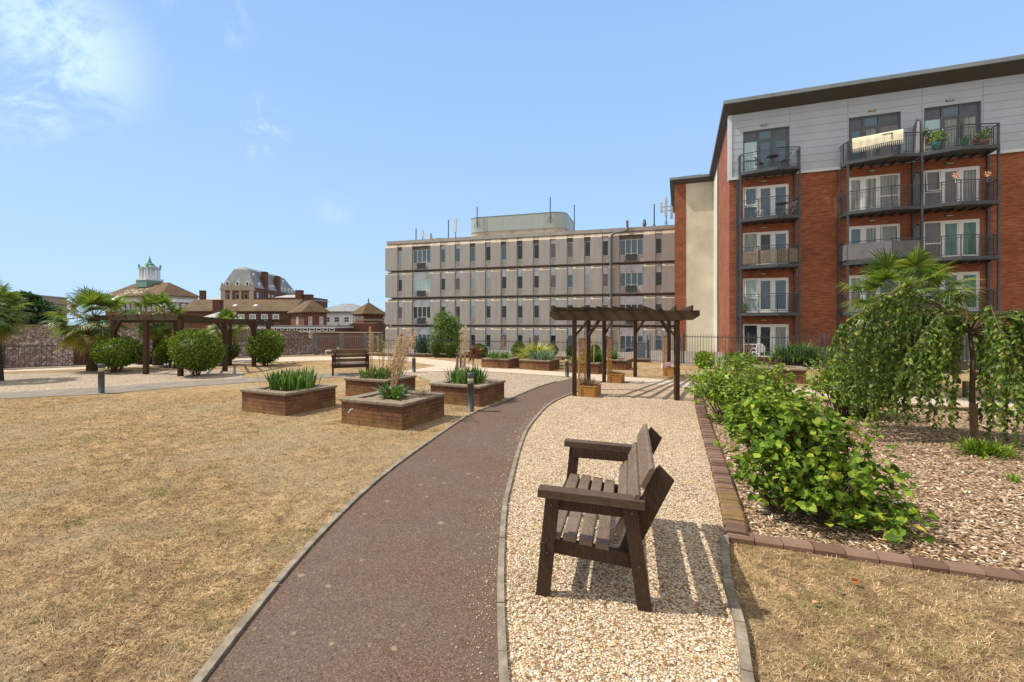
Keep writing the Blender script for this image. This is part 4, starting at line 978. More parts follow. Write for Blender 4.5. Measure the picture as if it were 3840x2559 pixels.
# ------------------------------------------------------------ left pergola
LPp = [gp(427, 1397), gp(548, 1405), gp(677, 1412), gp(844, 1394), gp(952, 1376), gp(1008, 1362)]
BPp = [gp(661, 1383), gp(861, 1371)]
t = thing('pergola', 'long weathered timber pergola with mossy beams on the left', 'pergola', (*LPp[0], 0))
ox, oy = LPp[0]; pz = 2.10; ZT = [2.27, 2.27, 2.27, 2.27, 2.13, 2.08, 2.02, 2.0]
for p in LPp + BPp:
    b = MB(); b.box(p[0] - ox - .07, p[0] - ox + .07, p[1] - oy - .07, p[1] - oy + .07, -.05, pz); b.build('post', M_PERG, t)
pergz = pz
ch_ = [(LPp[0][0] - 1.0, LPp[0][1] + .35)] + LPp + [(-11.95, 22.6)]
for i_, (a, c) in enumerate(zip(ch_[:-1], ch_[1:])): bm('beam', a, c, .12, .12, (ZT[i_] - .1, ZT[i_ + 1] - .1), .2, .1)
for a, c in (((-16.2, 18.9), BPp[0]), (BPp[0], BPp[1]), (BPp[1], (-11.6, 23.3))): bm('beam', a, c, .1, .1, pz - .04, .18, .08)
for i in range(14):
    u = i / 13 * (len(LPp) - 1); k = min(len(LPp) - 2, int(u)); a = mix2(LPp[k], LPp[k + 1], u - k); c = mix2((-16.0, 19.6), (-12.6, 23.2), i / 13)
    zt = ZT[k + 1] + (ZT[k + 2] - ZT[k + 1]) * (u - k); bm('rafter', a, c, .10, .1, (zt - .035, min(zt, 2.12) - .035), .09, .05)
for p, q in ((LPp[0], LPp[1]), (LPp[3], LPp[2]), (LPp[3], LPp[4]), (LPp[4], LPp[3]), (LPp[4], LPp[5]), (LPp[5], LPp[4]), (BPp[1], BPp[0])):
    d = (P(q, 0) - P(p, 0)).normalized(); b = MB(); b.bar(P(p, pz - .55) + d * .02, P(p, pz - .02) + d * .45, .06, .12, d.cross(Vector((0, 0, 1)))); b.build('brace', M_PERG, t)

# ------------------------------------------------------------ trellis planters
def trellis(label, x, y, rz, h=1.55, bw=.40, bd=.58, pw=.55):
    t = thing('trellis_planter', label, 'trellis planter', (x, y, 0), rz, 'timber trellis planters under the pergola')
    b = MB(); bh = .28
    for i in range(3): b.box(0, bw, 0 + .0, .02, .01 + i * .09, .095 + i * .09)
    b.box(0, bw, bd - .02, bd, .01, bh); b.box(0, .02, .02, bd - .02, .01, bh); b.box(bw - .02, bw, .02, bd - .02, .01, bh)
    b.box(-.01, bw + .01, -.012, .045, bh, bh + .02); b.box(-.01, bw + .01, bd - .045, bd + .012, bh, bh + .02)
    b.box(-.01, .045, .045, bd - .045, bh, bh + .02); b.box(bw - .045, bw + .01, .045, bd - .045, bh, bh + .02)
    for xx in (0.0, bw - .045): b.box(xx, xx + .045, -.022, -.002, .0, bh - .003)
    b.box(bw + .002, bw + .022, 0, .045, 0, bh - .003); b.build('box', M_TRELLIS, t)
    s = MB(); s.box(.02, bw - .02, .02, bd - .02, .05, bh - .04); s.build('soil', M_SOIL, t)
    f = MB(); x0 = -.035
    f.box(x0 - .02, x0 + .02, 0, .04, 0, h); f.box(x0 - .02, x0 + .02, pw - .04, pw, 0, h); f.box(x0 - .02, x0 + .02, .04, pw - .04, h - .04, h); f.box(x0 - .02, x0 + .02, .04, pw - .04, bh + .02, bh + .06)
    f.box(x0 - .02, x0 + .02, .04, pw - .04, h * .55, h * .55 + .03)
    f.build('frame', M_TRELLIS, t)
    l = MB(); w_ = pw - .08
    z = bh + .06 - w_
    while z < h:
        for s_, xo in ((1, -.006), (-1, .006)):
            z0, z1 = z, z + w_
            y0, y1 = (.04, .04 + w_) if s_ > 0 else (.04 + w_, .04)
            # clip to panel
            lo, hi = bh + .06, h - .04; u0 = max(0, (lo - z0) / w_); u1 = min(1, (hi - z0) / w_)
            if u1 > u0: l.bar((x0 + xo, y0 + (y1 - y0) * u0, z0 + w_ * u0), (x0 + xo, y0 + (y1 - y0) * u1, z0 + w_ * u1), .008, .02, (1, 0, 0) if False else (0, 0, 1))
        z += .155
    l.build('lattice', M_TRELLIS, t)
    return t
ang = math.atan2(2.77, 1.354) - math.pi / 2
trellis('nearest timber trellis planter against the front left pergola post', L1[0] + .13, L1[1] - .12, ang * 1.05)
trellis('middle timber trellis planter against the third pergola post', L3[0] + .13, L3[1] - .12, ang * .95, 1.5)
trellis('farthest timber trellis planter with a pink and white bag on it', R2[0] - .30, R2[1] - .40, ang * .2 - .55, 1.5, .42, .5, .62)
clump('dead_plant', 'dry brown twiggy plant in the nearest trellis planter', 'dry plant', (L1[0] + .38, L1[1] + .1, .24), 130, .34, .012, M_DRYB, .2, (0, 1.0), .2, 61, .1)
clump('dead_plant', 'small dry plant in the middle trellis planter', 'dry plant', (L3[0] + .35, L3[1] + .1, .24), 60, .18, .012, M_DRYB, .2, (0, 1.1), .2, 62, .1)
p = at(2470, 1377, 16.7); b = MB(); b.box(-.17, .17, -.06, .06, 0, .16); 
b.v = [(x + (z * .15), y, z + x * .28 + .03 * math.sin(x * 20)) for x, y, z in b.v]
o = b.build('carrier_bag', noisy('pink_white_bag', (.75, .72, .72), (.62, .22, .24), 9, .6)); o.location = (R2[0] - .22, R2[1] - .32, .31); tag(o, 'crumpled pink and white bag lying on the farthest trellis planter', 'bag')
# timber trio
for i, (px, top, w_) in enumerate(((1715, 1338, .055), (1722, 1333, .05), (1730, 1352, .05))):
    x, y = gp(px + i * 2, 1383 - i); hh = H + (1213 - top) / 1700 * y
    b = MB(); b.lathe([(w_, -.02), (w_, hh * .97), (w_ * .7, hh)], 10); o = b.build('timber_bollard', M_SLAT, None, True); o.location = (x + i * .03, y + i * .12, 0)
    tag(o, ('front left one of three brown timber bollards by the crossing path', 'tallest and middle one of three brown timber bollards by the crossing path', 'shortest and right one of three brown timber bollards by the crossing path')[i], 'bollard', 'timber bollards by the crossing path')
# ------------------------------------------------------------ fences and walls
def fence(label, pts, h, spacing=.11, post_gap=2.0, m=M_FENCE, z0=0.0, bw=.007, group='steel railings round the garden', post_r=.026, double=True):
    t = thing('steel_fence', label, 'fence', (pts[0][0], pts[0][1], z0), 0, group); o = Vector((pts[0][0], pts[0][1], 0))
    rails = MB(); bars = MB()
    for a, c in zip(pts[:-1], pts[1:]):
        A = Vector((a[0], a[1], 0)) - o; C = Vector((c[0], c[1], 0)) - o; L = (C - A).length; d = (C - A) / L
        for z in (.09, h - .13): rails.bar(A + Vector((0, 0, z)), C + Vector((0, 0, z)), .012, .034)
        n = int(L / spacing)
        for i in range(1, n):
            p = A + d * (i * L / n); bars.box(p.x - bw, p.x + bw, p.y - bw, p.y + bw, .02, h - .04)
            q = p + Vector((0, 0, h - .045)); bars.add([q + Vector((-.016, -.008, 0)), q + Vector((.016, -.008, 0)), q + Vector((0, .012, 0)), q + Vector((0, 0, .05))], [(0, 1, 3), (1, 2, 3), (2, 0, 3)])
        k = max(1, round(L / post_gap))
        for i in range(k + 1):
            p = A + d * (i * L / k)
            for off in ((-.09, .09) if double and i % 2 == 0 else (0,)):
                q = p + d * off; b = MB(); b.box(q.x - post_r, q.x + post_r, q.y - post_r, q.y + post_r, -.1, h + .03)
                b.lathe([(.012, h + .03), (.03, h + .055), (.024, h + .08), (.004, h + .09)], 8, (q.x, q.y)); b.build('post', m, t)
    rails.build('rails', m, t); bars.build('bars', m, t); return t
fence('dark railings in front of the flint wall on the left', [(-27.5, 14.8), (-21.3, 18.9), (-19.0, 20.6), (-15.5, 25.4), (-12.1, 27.8)], 1.1, .16, 2.6)
fence('dark railings along the rear edge in front of the concrete office block', [(-8.0, 27.2), (-3.5, 26.3), (1.0, 25.3), (6.9, 22.9)], 1.05, .12, 2.0, double=False)
fence('dark railings between the lawn and the patio of the red brick flats', [(7.95, 21.25), (13.25, 19.35), (20.55, 17.55), (29, 14.6)], 1.45, .115, 2.6)
fence('short return of grey railings joining the rear railings to the patio railings', [(6.9, 22.9), (7.95, 21.25)], 1.3, .12, 1.9, M_FENCEG)
t = fence('grey steel gate with tall posts in front of the brown brick wall', [(-12.1, 27.8), (-10.7, 28.5), (-9.3, 28.7), (-8.0, 27.2)], 1.25, .11, 1.4, M_FENCEG, group=None, post_r=.05)
t.name = 'steel_gate'; t['category'] = 'gate'
def wall(name, label, pts, th, z0, z1, m, cap=None, cat='wall'):
    t = thing(name, label, cat, (pts[0][0], pts[0][1], z0)); o = pts[0]; b = MB(); c = MB()
    for a, q in zip(pts[:-1], pts[1:]):
        A = Vector((a[0] - o[0], a[1] - o[1], 0)); Q = Vector((q[0] - o[0], q[1] - o[1], 0))
        b.bar(A + Vector((0, 0, (z1 - z0) / 2)), Q + Vector((0, 0, (z1 - z0) / 2)), th, z1 - z0)
        if cap: c.bar(A + Vector((0, 0, z1 - z0 + .03)), Q + Vector((0, 0, z1 - z0 + .03)), th + .06, .06)
    b.build('brickwork', m, t)
    if cap: c.build('coping', cap, t)
    return t
wall('low_wall', 'low brick kerb wall under the rear railings', [(-9.6, 28.6), (-7.9, 26.9), (-3.4, 25.95), (1.1, 24.95), (6.85, 22.6)], .2, -.3, .13, M_PBRICK, M_COPING)
wall('low_wall', 'low brick planting wall on the patio behind the agapanthus', [(10.9, 21.4), (14.2, 20.2), (19.5, 18.6), (26, 16.4)], .2, -.1, .38, M_PBRICK, None)
b = MB()
for i in range(1, 8): pass
strip('fence_kerb', [(7.85, 21.1), (13.2, 19.2), (20.5, 17.4), (28.9, 14.5)], .14, -.05, .07, M_PATH)
strip('fence_kerb', [(-27.6, 14.65), (-21.35, 18.75), (-19.0, 20.42), (-15.4, 25.25), (-12.05, 27.65)], .14, -.05, .06, M_PATH)
# flint wall with its ramped end
t = thing('flint_wall', 'long mottled flint wall with a ramped mossy end behind the left railings', 'wall', (-26, 22, 0), math.atan2(8.5, 12))
k = math.hypot(12, 8.5)
prof = [(-1.2 * k, -1.6), (1.089 * k, -1.6), (1.089 * k, .0), (1.053 * k, .53), (1.01 * k, 1.05), (.975 * k, 1.38), (.849 * k, 1.43), (.27 * k, 1.76), (.05 * k, 1.83), (-1.2 * k, 1.95)]
b = MB(); b.yprism(prof, 0, .5); b.build('masonry', M_FLINT, t)
c = MB()
for a, q in zip(prof[2:-1], prof[3:]): c.bar((a[0], .25, a[1] + .03), (q[0], .25, q[1] + .03), .58, .07, (0, 0, 1))
c.build('mossy_coping', M_MOSSW, t)
b = MB(); x0 = .235 * k; b.box(x0, x0 + .75, -.03, .02, -.3, 1.05); b.build('blocked_doorway', brickmat('maroon_brick', (.16, .045, .035), (.12, .035, .03), (.1, .05, .04)), t)
b = MB(); b.box(0, .34, -.03, .03, .28, .36); b.tube([(.02, 0, -.02), (.02, 0, .3)], .02, 8); o = b.build('fitting', M_WHITE); x, y = gp(1222, 1336); o.location = (x, y, 0); o.rotation_euler = (0, R(-4), 0)  # plain white hooked object on a stand, exact use unknown
tag(o, 'small white hooked floodlight on a stand by the gate left of the far bench', 'fitting')

# ------------------------------------------------------------ red brick flats
RZ = math.atan2(-.346, .938)
A = thing('apartment_building', 'red brick block of flats with grey cladding and steel balconies', 'building', (12.7, 26.5, 0), RZ)
DECK = [-.10, 2.54, 5.18, 7.82, 10.46]; TOP = 14.05; ZC = 10.30
OPEN = []   # door openings (x0,x1,z0,z1)
UN = ((.72, 3.04), (5.83, 8.11), (9.07, 11.34))
for f in range(5):
    for u in UN: OPEN.append((u[0], u[1], DECK[f] + (.02 if f else .0), DECK[f] + (2.55 if f == 4 else 2.0)))
def facade(b, x0, x1, z0, z1, opens, y=0.0, th=.25):
    """wall with rectangular holes, cut in strips (grid)"""
    xs = sorted({x0, x1, *[o[0] for o in opens], *[o[1] for o in opens]}); xs = [x for x in xs if x0 <= x <= x1]
    for xa, xb in zip(xs[:-1], xs[1:]):
        xm = (xa + xb) / 2; hs = sorted([(o[2], o[3]) for o in opens if o[0] < xm < o[1] and o[3] > z0 and o[2] < z1])
        z = z0
        for (a, c) in hs:
            if a > z + .001: b.box(xa, xb, y, y + th, z, min(a, z1))
            z = max(z, c)
        if z < z1 - .001: b.box(xa, xb, y, y + th, z, z1)
    return b
# main walls
b = MB(); facade(b, 0, 24, -1.6, ZC, OPEN)
b.box(0, .25, .25, 7.84, -1.6, TOP)
b.box(.252, 24, 12.0, 12.9, -1.6, TOP)
b.build('brick_wall', M_RED, A)
b = MB(); facade(b, .0, 24, ZC + .10, TOP, OPEN, -.06, .31); b.build('cladding', M_CLAD, A)
M_JNT = noisy('joint_grey', (.27, .31, .36), (.32, .36, .41), 2)
z = ZC + .55
while z < TOP - .1:
    for (xa, xb) in (((.12, .72), (3.08, 5.79), (8.15, 9.03), (11.38, 24)) if z < 13.1 else ((.12, 24), (0, 0))):
        b = MB(); b.box(xa, xb, -.068, -.05, z, z + .022); b.build('cladding_joint', M_JNT, A)
        if z > 13.1: break
    z += .40
for x in (3.06, 5.78, 8.98, 11.40, 16.0): b = MB(); b.box(x, x + .02, -.07, -.05, ZC + .12, TOP - .1); b.build('cladding_joint', M_JNT, A)
b = MB(); b.box(-.07, .13, -.10, -.062, ZC, TOP); b.box(-.07, 24, -.11, -.062, ZC - .02, ZC + .13); b.box(-.07, -.002, -.06, .20, ZC - .02, TOP); b.build('cladding_trim', M_WHITE if False else noisy('pale_trim', (.58, .62, .66), (.64, .68, .72), 2, .4), A)
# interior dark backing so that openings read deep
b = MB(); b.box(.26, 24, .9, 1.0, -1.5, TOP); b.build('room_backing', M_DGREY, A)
# cream stair core and wing
b = MB(); b.box(0.0, .25, 7.84, 12.9, -1.6, TOP); b.box(-2.2, .251, 12.9, 13.2, -1.6, TOP); b.build('rendered_wall', M_CREAM, A)
b = MB(); b.box(-3.12, -2.2, 12.88, 13.2, -1.6, TOP); b.box(-3.12, -2.9, 13.2, 24, -1.6, TOP); b.build('brick_wall', M_RED, A)
b = MB(); b.box(-.08, .0, 7.75, 7.9, -1.6, TOP - .02); b.build('downpipe', M_PIPE, A)
# roof: thin slab with soffit
RO = [(-.36, -1.0), (24.4, -1.0), (24.4, 24.4), (-3.5, 24.4), (-3.5, 12.4), (-.36, 12.4)]
b = MB(); b.prism(RO, TOP + .33, TOP + .50); o = b.build('roof', M_ROOFM, A)
inn = [(.02, .02), (24, .02), (24, 24), (-3.1, 24), (-3.1, 12.92), (.02, 12.92)]
s = MB(); n = 6; s.add([(p[0], p[1], TOP + .325) for p in RO] + [(p[0], p[1], TOP - .02) for p in inn], [(i, (i + 1) % n, n + (i + 1) % n, n + i) for i in range(n)]); s.build('soffit', M_SOFFIT, A)
b = MB()
for p, q in zip(RO, RO[1:] + RO[:1]):
    b.bar((p[0], p[1], TOP + .41), (q[0], q[1], TOP + .41), .06, .20)
b.build('fascia', M_ROOFM, A)
b = MB(); b.bar((-3.3, 12.8, TOP + .60), (-1.0, 12.8, TOP + .64), .06, .05); b.build('roof_rail', M_STEEL, A)
# doors
GL = [[M_GLASS, M_GLASS, M_CURT], [M_BLIND, M_GLASSB, M_GLASSB], [M_CURT, M_GLASS, M_GLASSB], [M_GLASSB, M_GLASSB, M_GLASSB], [M_PALEG, M_GLASSB, M_GLASSB]]
rr = random.Random(4)
def patio_door(f, ui):
    x0, x1 = UN[ui]; z0 = DECK[f] + (.03 if f else 0); z1 = DECK[f] + 2.0; top = f == 4
    fm = M_DGREY if top else M_WHITE; w_ = x1 - x0
    fr = MB(); y0, y1 = .05, .13
    e = .075
    if top: z1 = DECK[f] + 2.55
    fr.box(x0, x0 + e, y0, y1, z0, z1); fr.box(x1 - e, x1, y0, y1, z0, z1); fr.box(x0 + e, x1 - e, y0, y1, z1 - e, z1); fr.box(x0 + e, x1 - e, y0, y1, z0, z0 + .07)
    zt = z1 - e
    if top: zt = DECK[f] + 1.95; fr.box(x0 + e, x1 - e, y0, y1, zt, zt + .09)
    c1 = x0 + w_ * .34; c2 = x0 + w_ * .66
    if ui == 1: c1, c2 = x0 + w_ * .30, x0 + w_ * .60
    for c in (c1, c2): fr.box(c - .06, c + .06, y0 - .01, y1 - .002, z0 + .07, zt)
    if top:
        for c in (c1, c2): fr.box(c - .045, c + .045, y0 - .01, y1 - .002, zt + .09, z1 - e)
    side = 0 if ui != 1 else 2       # casement bay with a low panel
    bays = [(x0 + e, c1 - .06), (c1 + .06, c2 - .06), (c2 + .06, x1 - e)]
    zm = z0 + .80
    xa, xb = bays[side]; fr.box(xa, xb, y0, y1 - .003, zm, zm + .07)
    for k in range(3):
        xa, xb = bays[k]
        if k != side:
            for (p, q) in ((xa, xa + .07), (xb - .07, xb)): fr.box(p, q, y0 + .01, y1 - .012, z0 + .07, zt)
            fr.box(xa + .07, xb - .07, y0 + .01, y1 - .012, z0 + .07, z0 + .19); fr.box(xa + .07, xb - .07, y0 + .01, y1 - .012, zt - .09, zt)
    d = fr.build('patio_door', fm, A)
    gl = [rr.choice([M_GLASS, M_CURT, M_GLASSB, M_GREYG]) for _ in range(3)]
    if ui == 0: gl = GL[f]
    if ui == 2: gl = {3: [M_GREYG, M_GREYG, M_CURT], 2: [M_GREYG, M_CURTG, M_CURTG], 1: [M_GLASS, M_CURTG, M_CURTG], 4: [M_PALEG, M_CURT, M_CURT], 0: [M_GLASS, M_GLASS, M_CURT]}[f]
    for k in range(3):
        xa, xb = bays[k]; g = MB(); g.box(xa, xb, y1 - .05, y1 - .03, z0 + .07, zt); g.build('pane', gl[k], d)
        if top: g = MB(); g.box(xa, xb, y1 - .05, y1 - .03, zt + .09, z1 - e); g.build('pane', M_GLASSB if k == 1 else M_DGREY, d)
    xa, xb = bays[side]
    if not top and (f + ui) % 2 == 1:   # opened top casement
        g = MB(); zz0, zz1 = zm + .10, zt - .03; a = .10
        g.bar((xa + .05, y0 - a, zz0), (xa + .05, y0, zz1), .045, .04, (0, 1, 0)); g.bar((xb - .05, y0 - a, zz0), (xb - .05, y0, zz1), .045, .04, (0, 1, 0))
        g.bar((xa + .05, y0 - a, zz0), (xb - .05, y0 - a, zz0), .045, .04); g.bar((xa + .05, y0, zz1), (xb - .05, y0, zz1), .045, .04); g.build('open_sash', fm, d)
    if ui < 3:
        l = MB(); xm = (x0 + x1) / 2 - .1; zz = z1 + .22; l.box(xm - .16, xm + .16, -.09 if top else -.05, -.0602 if top else -.002, zz - .05, zz + .06); ob = l.build('wall_light', M_STEEL, A)
        l = MB(); l.box(xm - .13, xm + .13, -.115 if top else -.075, -.092 if top else -.052, zz - .025, zz + .03); l.build('lamp_glass', M_LENS, ob)
for f in range(5):
    for ui in range(3): patio_door(f, ui)
# balconies
PL = {0: [(.46, 0), (.5, -.78), (2.25, -1.3), (3.38, -.95), (3.38, 0)],
      1: [(5.42, 0), (5.55, -.85), (7.25, -1.42), (8.55, -1.02), (8.55, 0)],
      2: [(8.65, 0), (8.65, -1.02), (9.95, -1.42), (11.55, -1.02), (11.62, 0)]}
def rail_pts(poly, inset=.05):
    return [(p[0], min(-.02, p[1] + inset)) for p in poly]
for f in range(1, 5):
    for ui in range(3):
        z = DECK[f]; poly = PL[ui]; b = MB(); b.prism(poly, z - .17, z - .0); bal = b.build('balcony', M_STEEL, A)
        # joists under
        j = MB()
        for x in [poly[0][0] + .45 * i for i in range(1, 7)]:
            if x < poly[-1][0] - .1: j.box(x, x + .06, -.72, -.01, z - .25, z - .172)
        j.build('joists', M_STEEL, bal)
        rl = MB(); rp = rail_pts(poly)
        for a, c in zip(rp[:-1], rp[1:]):
            if ui == 1 and a[0] > 8.5: continue
            if ui == 2 and c[0] < 8.8: continue
            av = Vector((a[0], a[1], 0)); cv = Vector((c[0], c[1], 0)); L = (cv - av).length; d = (cv - av) / L
            for zz, hh, ww in ((1.02, .04, .05), (.90, .022, .02), (.09, .022, .02)): rl.bar(av + Vector((0, 0, z + zz)), cv + Vector((0, 0, z + zz)), ww, hh)
            nb = max(2, int(L / .105))
            for i in range(1, nb): p = av + d * (L * i / nb); rl.box(p.x - .006, p.x + .006, p.y - .006, p.y + .006, z + .09, z + .90)
            for i in range(max(2, int(L / .9)) + 1): p = av + d * (L * i / max(2, int(L / .9))); rl.box(p.x - .016, p.x + .016, p.y - .016, p.y + .016, z, z + 1.02)
        rl.build('railing', M_STEEL, bal)
        if f == 2 and ui in (0, 1):
            sc = MB()
            for a, c in zip(rp[:-1], rp[1:]):
                if ui == 1 and a[0] > 8.5: continue
                av = Vector((a[0], a[1], 0)); cv = Vector((c[0], c[1], 0)); L = (cv - av).length; d = (cv - av) / L; nn = Vector((d.y, -d.x, 0))
                if nn.y > 0: nn = -nn
                if ui == 1: sc.bar(av + nn * .03 + Vector((0, 0, z + .5)), cv + nn * .03 + Vector((0, 0, z + .5)), .006, .82)
                else:
                    n_ = int(L / .05)
                    for i in range(n_):
                        p = av + d * (L * (i + .5) / n_) - nn * .03; q = d * .021; hh = rr.uniform(.80, .86)
                        sc.add([p - q + Vector((0, 0, z + .06)), p + q + Vector((0, 0, z + .06)), p + q + Vector((0, 0, z + hh)), p - q + Vector((0, 0, z + hh))], [(0, 1, 2, 3)])
            sc.build('privacy_screen', noisy('grey_mesh_screen', (.12, .12, .125), (.17, .17, .175), 3) if ui == 1 else noisy('bamboo_screen', (.16, .12, .085), (.36, .29, .22), 9, stretch=(9, 9, .5)), bal)
# posts
for (x, y) in ((.5, -.72), (3.36, -.90), (5.57, -.79), (8.60, -.98), (11.53, -.97)):
    b = MB(); b.box(x - .045, x + .045, y - .045, y + .045, -.1, DECK[4] + .0 if x < 3 or x < 5 else DECK[4] + .0)
    b.box(x - .035, x + .035, y - .035, y + .035, DECK[4], DECK[4] + 1.0); b.build('balcony_post', M_STEEL, A)
for x in (.40, 3.32, 5.36, 8.60, 11.60):
    b = MB(); b.box(x - .05, x + .05, -.11, -.01, -.1, DECK[4] - .18); b.build('balcony_post', M_STEEL, A)
# pointed dividers between the paired balconies
for f in range(1, 5):
    z = DECK[f]; b = MB(); b.xprism([(-.90, z + .05), (-.12, z + .05), (-.12, z + 1.62), (-.50, z + 1.85), (-.90, z + 1.62)], 8.575, 8.625)
    dv = b.build('balcony_divider', M_STEEL, A)
    b = MB(); b.xprism([(-.85, z + .10), (-.17, z + .10), (-.17, z + 1.60), (-.50, z + 1.79), (-.85, z + 1.60)], 8.565, 8.574); b.build('divider_panel', noisy('divider_grey', (.26, .25, .24), (.33, .32, .31), 2), dv)
ca = Vector((math.cos(RZ), math.sin(RZ), 0)); cn_ = Vector((-math.sin(RZ), math.cos(RZ), 0)); C0 = Vector((12.7, 26.5, 0))
def AL(x, y, z): return C0 + ca * x + cn_ * y + Vector((0, 0, z))
# things on balconies
b = MB(); n = 26
for i in range(n + 1):
    u = i / n; x = u * 1.95; w_ = .012 * math.sin(u * 40)
    for (yy, zz) in ((.10, -.30 - .02 * math.sin(u * 9)), (.045, 0.0), (-.035, .03), (-.075, 0.0), (-.085 + w_, -.25), (-.095 + w_ * 2, -.52 - .03 * math.sin(u * 5 + 1))): b.v.append((x, yy - .285 * x, zz))
for i in range(n):
    for k in range(5): q = i * 6 + k; b.f.append((q, q + 6, q + 7, q + 1))
for i in range(n):
    u = (i + .5) / n; x = u * 1.95; z_ = -.55 - .03 * math.sin(u * 5 + 1)
    b.box(x - .012, x + .012, -.105 - .285 * x, -.093 - .285 * x, z_ - .20, z_)
o = b.build('blanket', noisy('cream_blanket', (.62, .56, .38), (.74, .68, .50), 5, .95, .4, 60), None, True); p = AL(5.72, -.86, DECK[4] + 1.10); o.location = p; o.rotation_euler = (0, 0, RZ)
tag(o, 'cream tasselled blanket hung over the top balcony rail', 'blanket')
def potplant(label, x, y, z, s, mats, potc, seed):
    t = thing('potted_plant', label, 'potted plant', AL(x, y, z), 0, 'potted plants on the balconies'); b = MB(); b.lathe([(.09 * s, 0), (.13 * s, .22 * s), (.145 * s, .24 * s)], 14); b.build('pot', potc, t, True)
    r = random.Random(seed); b = MB()
    for i in range(150):
        d = rand_dir(r); d.z = abs(d.z); q = Vector((0, 0, .3 * s)) + Vector((d.x * .26, d.y * .26, d.z * .4)) * s * r.uniform(.4, 1); b.leaf(q, rand_dir(r) + Vector((0, 0, .2)), rand_dir(r), .09 * s, .05 * s)
    b.build('foliage', mats, t)
TC = noisy('terracotta', (.26, .13, .08), (.34, .18, .12), 6); TQ = noisy('turquoise_pot', (.05, .17, .17), (.08, .23, .22), 6)
potplant('bushy pot plant hanging over the edge on the left of the top right balcony', 9.2, -1.0, DECK[4], 1.5, M_HYD2, TQ, 1)
potplant('tall pot plant on the shelf beside the top divider', 8.85, -.75, DECK[4] + .45, 1.1, M_TREE, TC, 2)
potplant('green plant at the right corner of the top right balcony', 11.1, -.75, DECK[4], 1.4, M_TREE, TC, 3)
potplant('small plant in a turquoise pot in the middle of the top right balcony', 10.2, -1.1, DECK[4], .9, M_YUCG, TQ, 4)
potplant('orange flowered pot plant low on the top right balcony', 10.7, -1.0, DECK[4], .7, M_CORD, TC, 5)
potplant('plant in a terracotta pot behind the big palm on the first floor balcony', 6.6, -1.0, DECK[1], 1.3, M_HYD2, TC, 6)
potplant('small pot plant at the left end of the lowest left balcony', .75, -.45, DECK[1], .8, M_TREE, TC, 7)
for i, (x, lab) in enumerate(((9.75, 'left one of two pink and yellow toy windmills on the balcony rail'), (11.05, 'right one of two pink toy windmills on the balcony rail'))):
    yy = -1.36 + (.0 if i == 0 else .26)
    t = thing('toy_windmill', lab, 'toy windmill', AL(x, yy, DECK[3] + .9), RZ, 'toy windmills'); b = MB(); b.tube([(0, 0, 0), (0, 0, .36)], .008, 5); b.build('stick', M_WHITE, t)
    for k in range(6):
        a = k * 1.047; b = MB(); c = Vector((0, -.03, .36)); d1 = Vector((math.cos(a), 0, math.sin(a))) * .17; d2 = Vector((math.cos(a + .7), -.25, math.sin(a + .7))) * .12
        b.add([c, c + d1, c + d2, c + Vector((0, -.03, 0))], [(0, 1, 2), (0, 2, 3)]); b.build('vane', noisy('pink_vane', (.75, .25, .25), (.85, .4, .4), 2) if k % 2 else noisy('yellow_vane', (.8, .6, .2), (.85, .7, .4), 2), t)
def bistro_table(label, x, y, z):
    t = thing('bistro_table', label, 'table', AL(x, y, z), RZ); b = MB(); b.lathe([(.30, .70), (.31, .71), (.31, .73), (.29, .735)], 24); b.build('table_top', M_STEEL, t)
    for k in range(3): a = k * 2.09; b = MB(); b.tube([(math.cos(a) * .25, math.sin(a) * .25, 0), (math.cos(a) * .05, math.sin(a) * .05, .4), (-math.cos(a) * .15, -math.sin(a) * .15, .7)], .01, 6); b.build('leg', M_STEEL, t)
def folding_chair(label, x, y, z, rz, m):
    t = thing('folding_chair', label, 'chair', AL(x, y, z), RZ + rz, 'small metal chairs on the balconies'); b = MB()
    for i in range(5): b.box(-.2, .2, -.19 + i * .08, -.13 + i * .08, .43, .445)
    b.build('seat', m, t)
    for s in (-.2, .2):
        b = MB(); b.tube([(s, -.24, 0), (s, .22, .86)], .011, 6); b.build('leg', m, t); b = MB(); b.tube([(s * .92, .26, 0), (s * .92, -.18, .44)], .011, 6); b.build('leg', m, t)
    b = MB()
    for zz in (.62, .72, .82): b.box(-.2, .2, .08 + (zz - .6) * .5, .095 + (zz - .6) * .5, zz, zz + .04)
    b.build('backrest', m, t)
bistro_table('round dark table on the third floor left balcony', 2.55, -.72, DECK[3])
folding_chair('pale folding chair right of the round balcony table', 3.05, -.45, DECK[3], R(-60), noisy('pale_metal', (.5, .5, .5), (.6, .6, .6), 3, .4, metal=.5))
folding_chair('small white chair left of the round balcony table', 1.55, -.5, DECK[3], R(60), M_WHITE)
folding_chair('dark metal chair with a cushion on the top left balcony', 1.5, -.55, DECK[4], R(50), M_STEEL)
folding_chair('dark metal chair at the right of the top left balcony', 2.75, -.6, DECK[4], R(-70), M_STEEL)
bistro_table('dark table between the chairs on the top left balcony', 2.1, -.75, DECK[4])
t = thing('plant_shelf', 'small cream slatted shelf beside the top divider', 'shelf', AL(8.95, -.75, DECK[4]), RZ); b = MB()
for x in (-.2, .2):
    for y in (-.12, .12): b.box(x - .015, x + .015, y - .015, y + .015, 0, .85)
b.build('frame', M_CREAM, t); b = MB()
for z in (.2, .42): 
    for k in range(4): b.box(-.185, .185, -.105 + k * .06, -.065 + k * .06, z, z + .015)
b.build('shelf_board', M_CREAM, t)
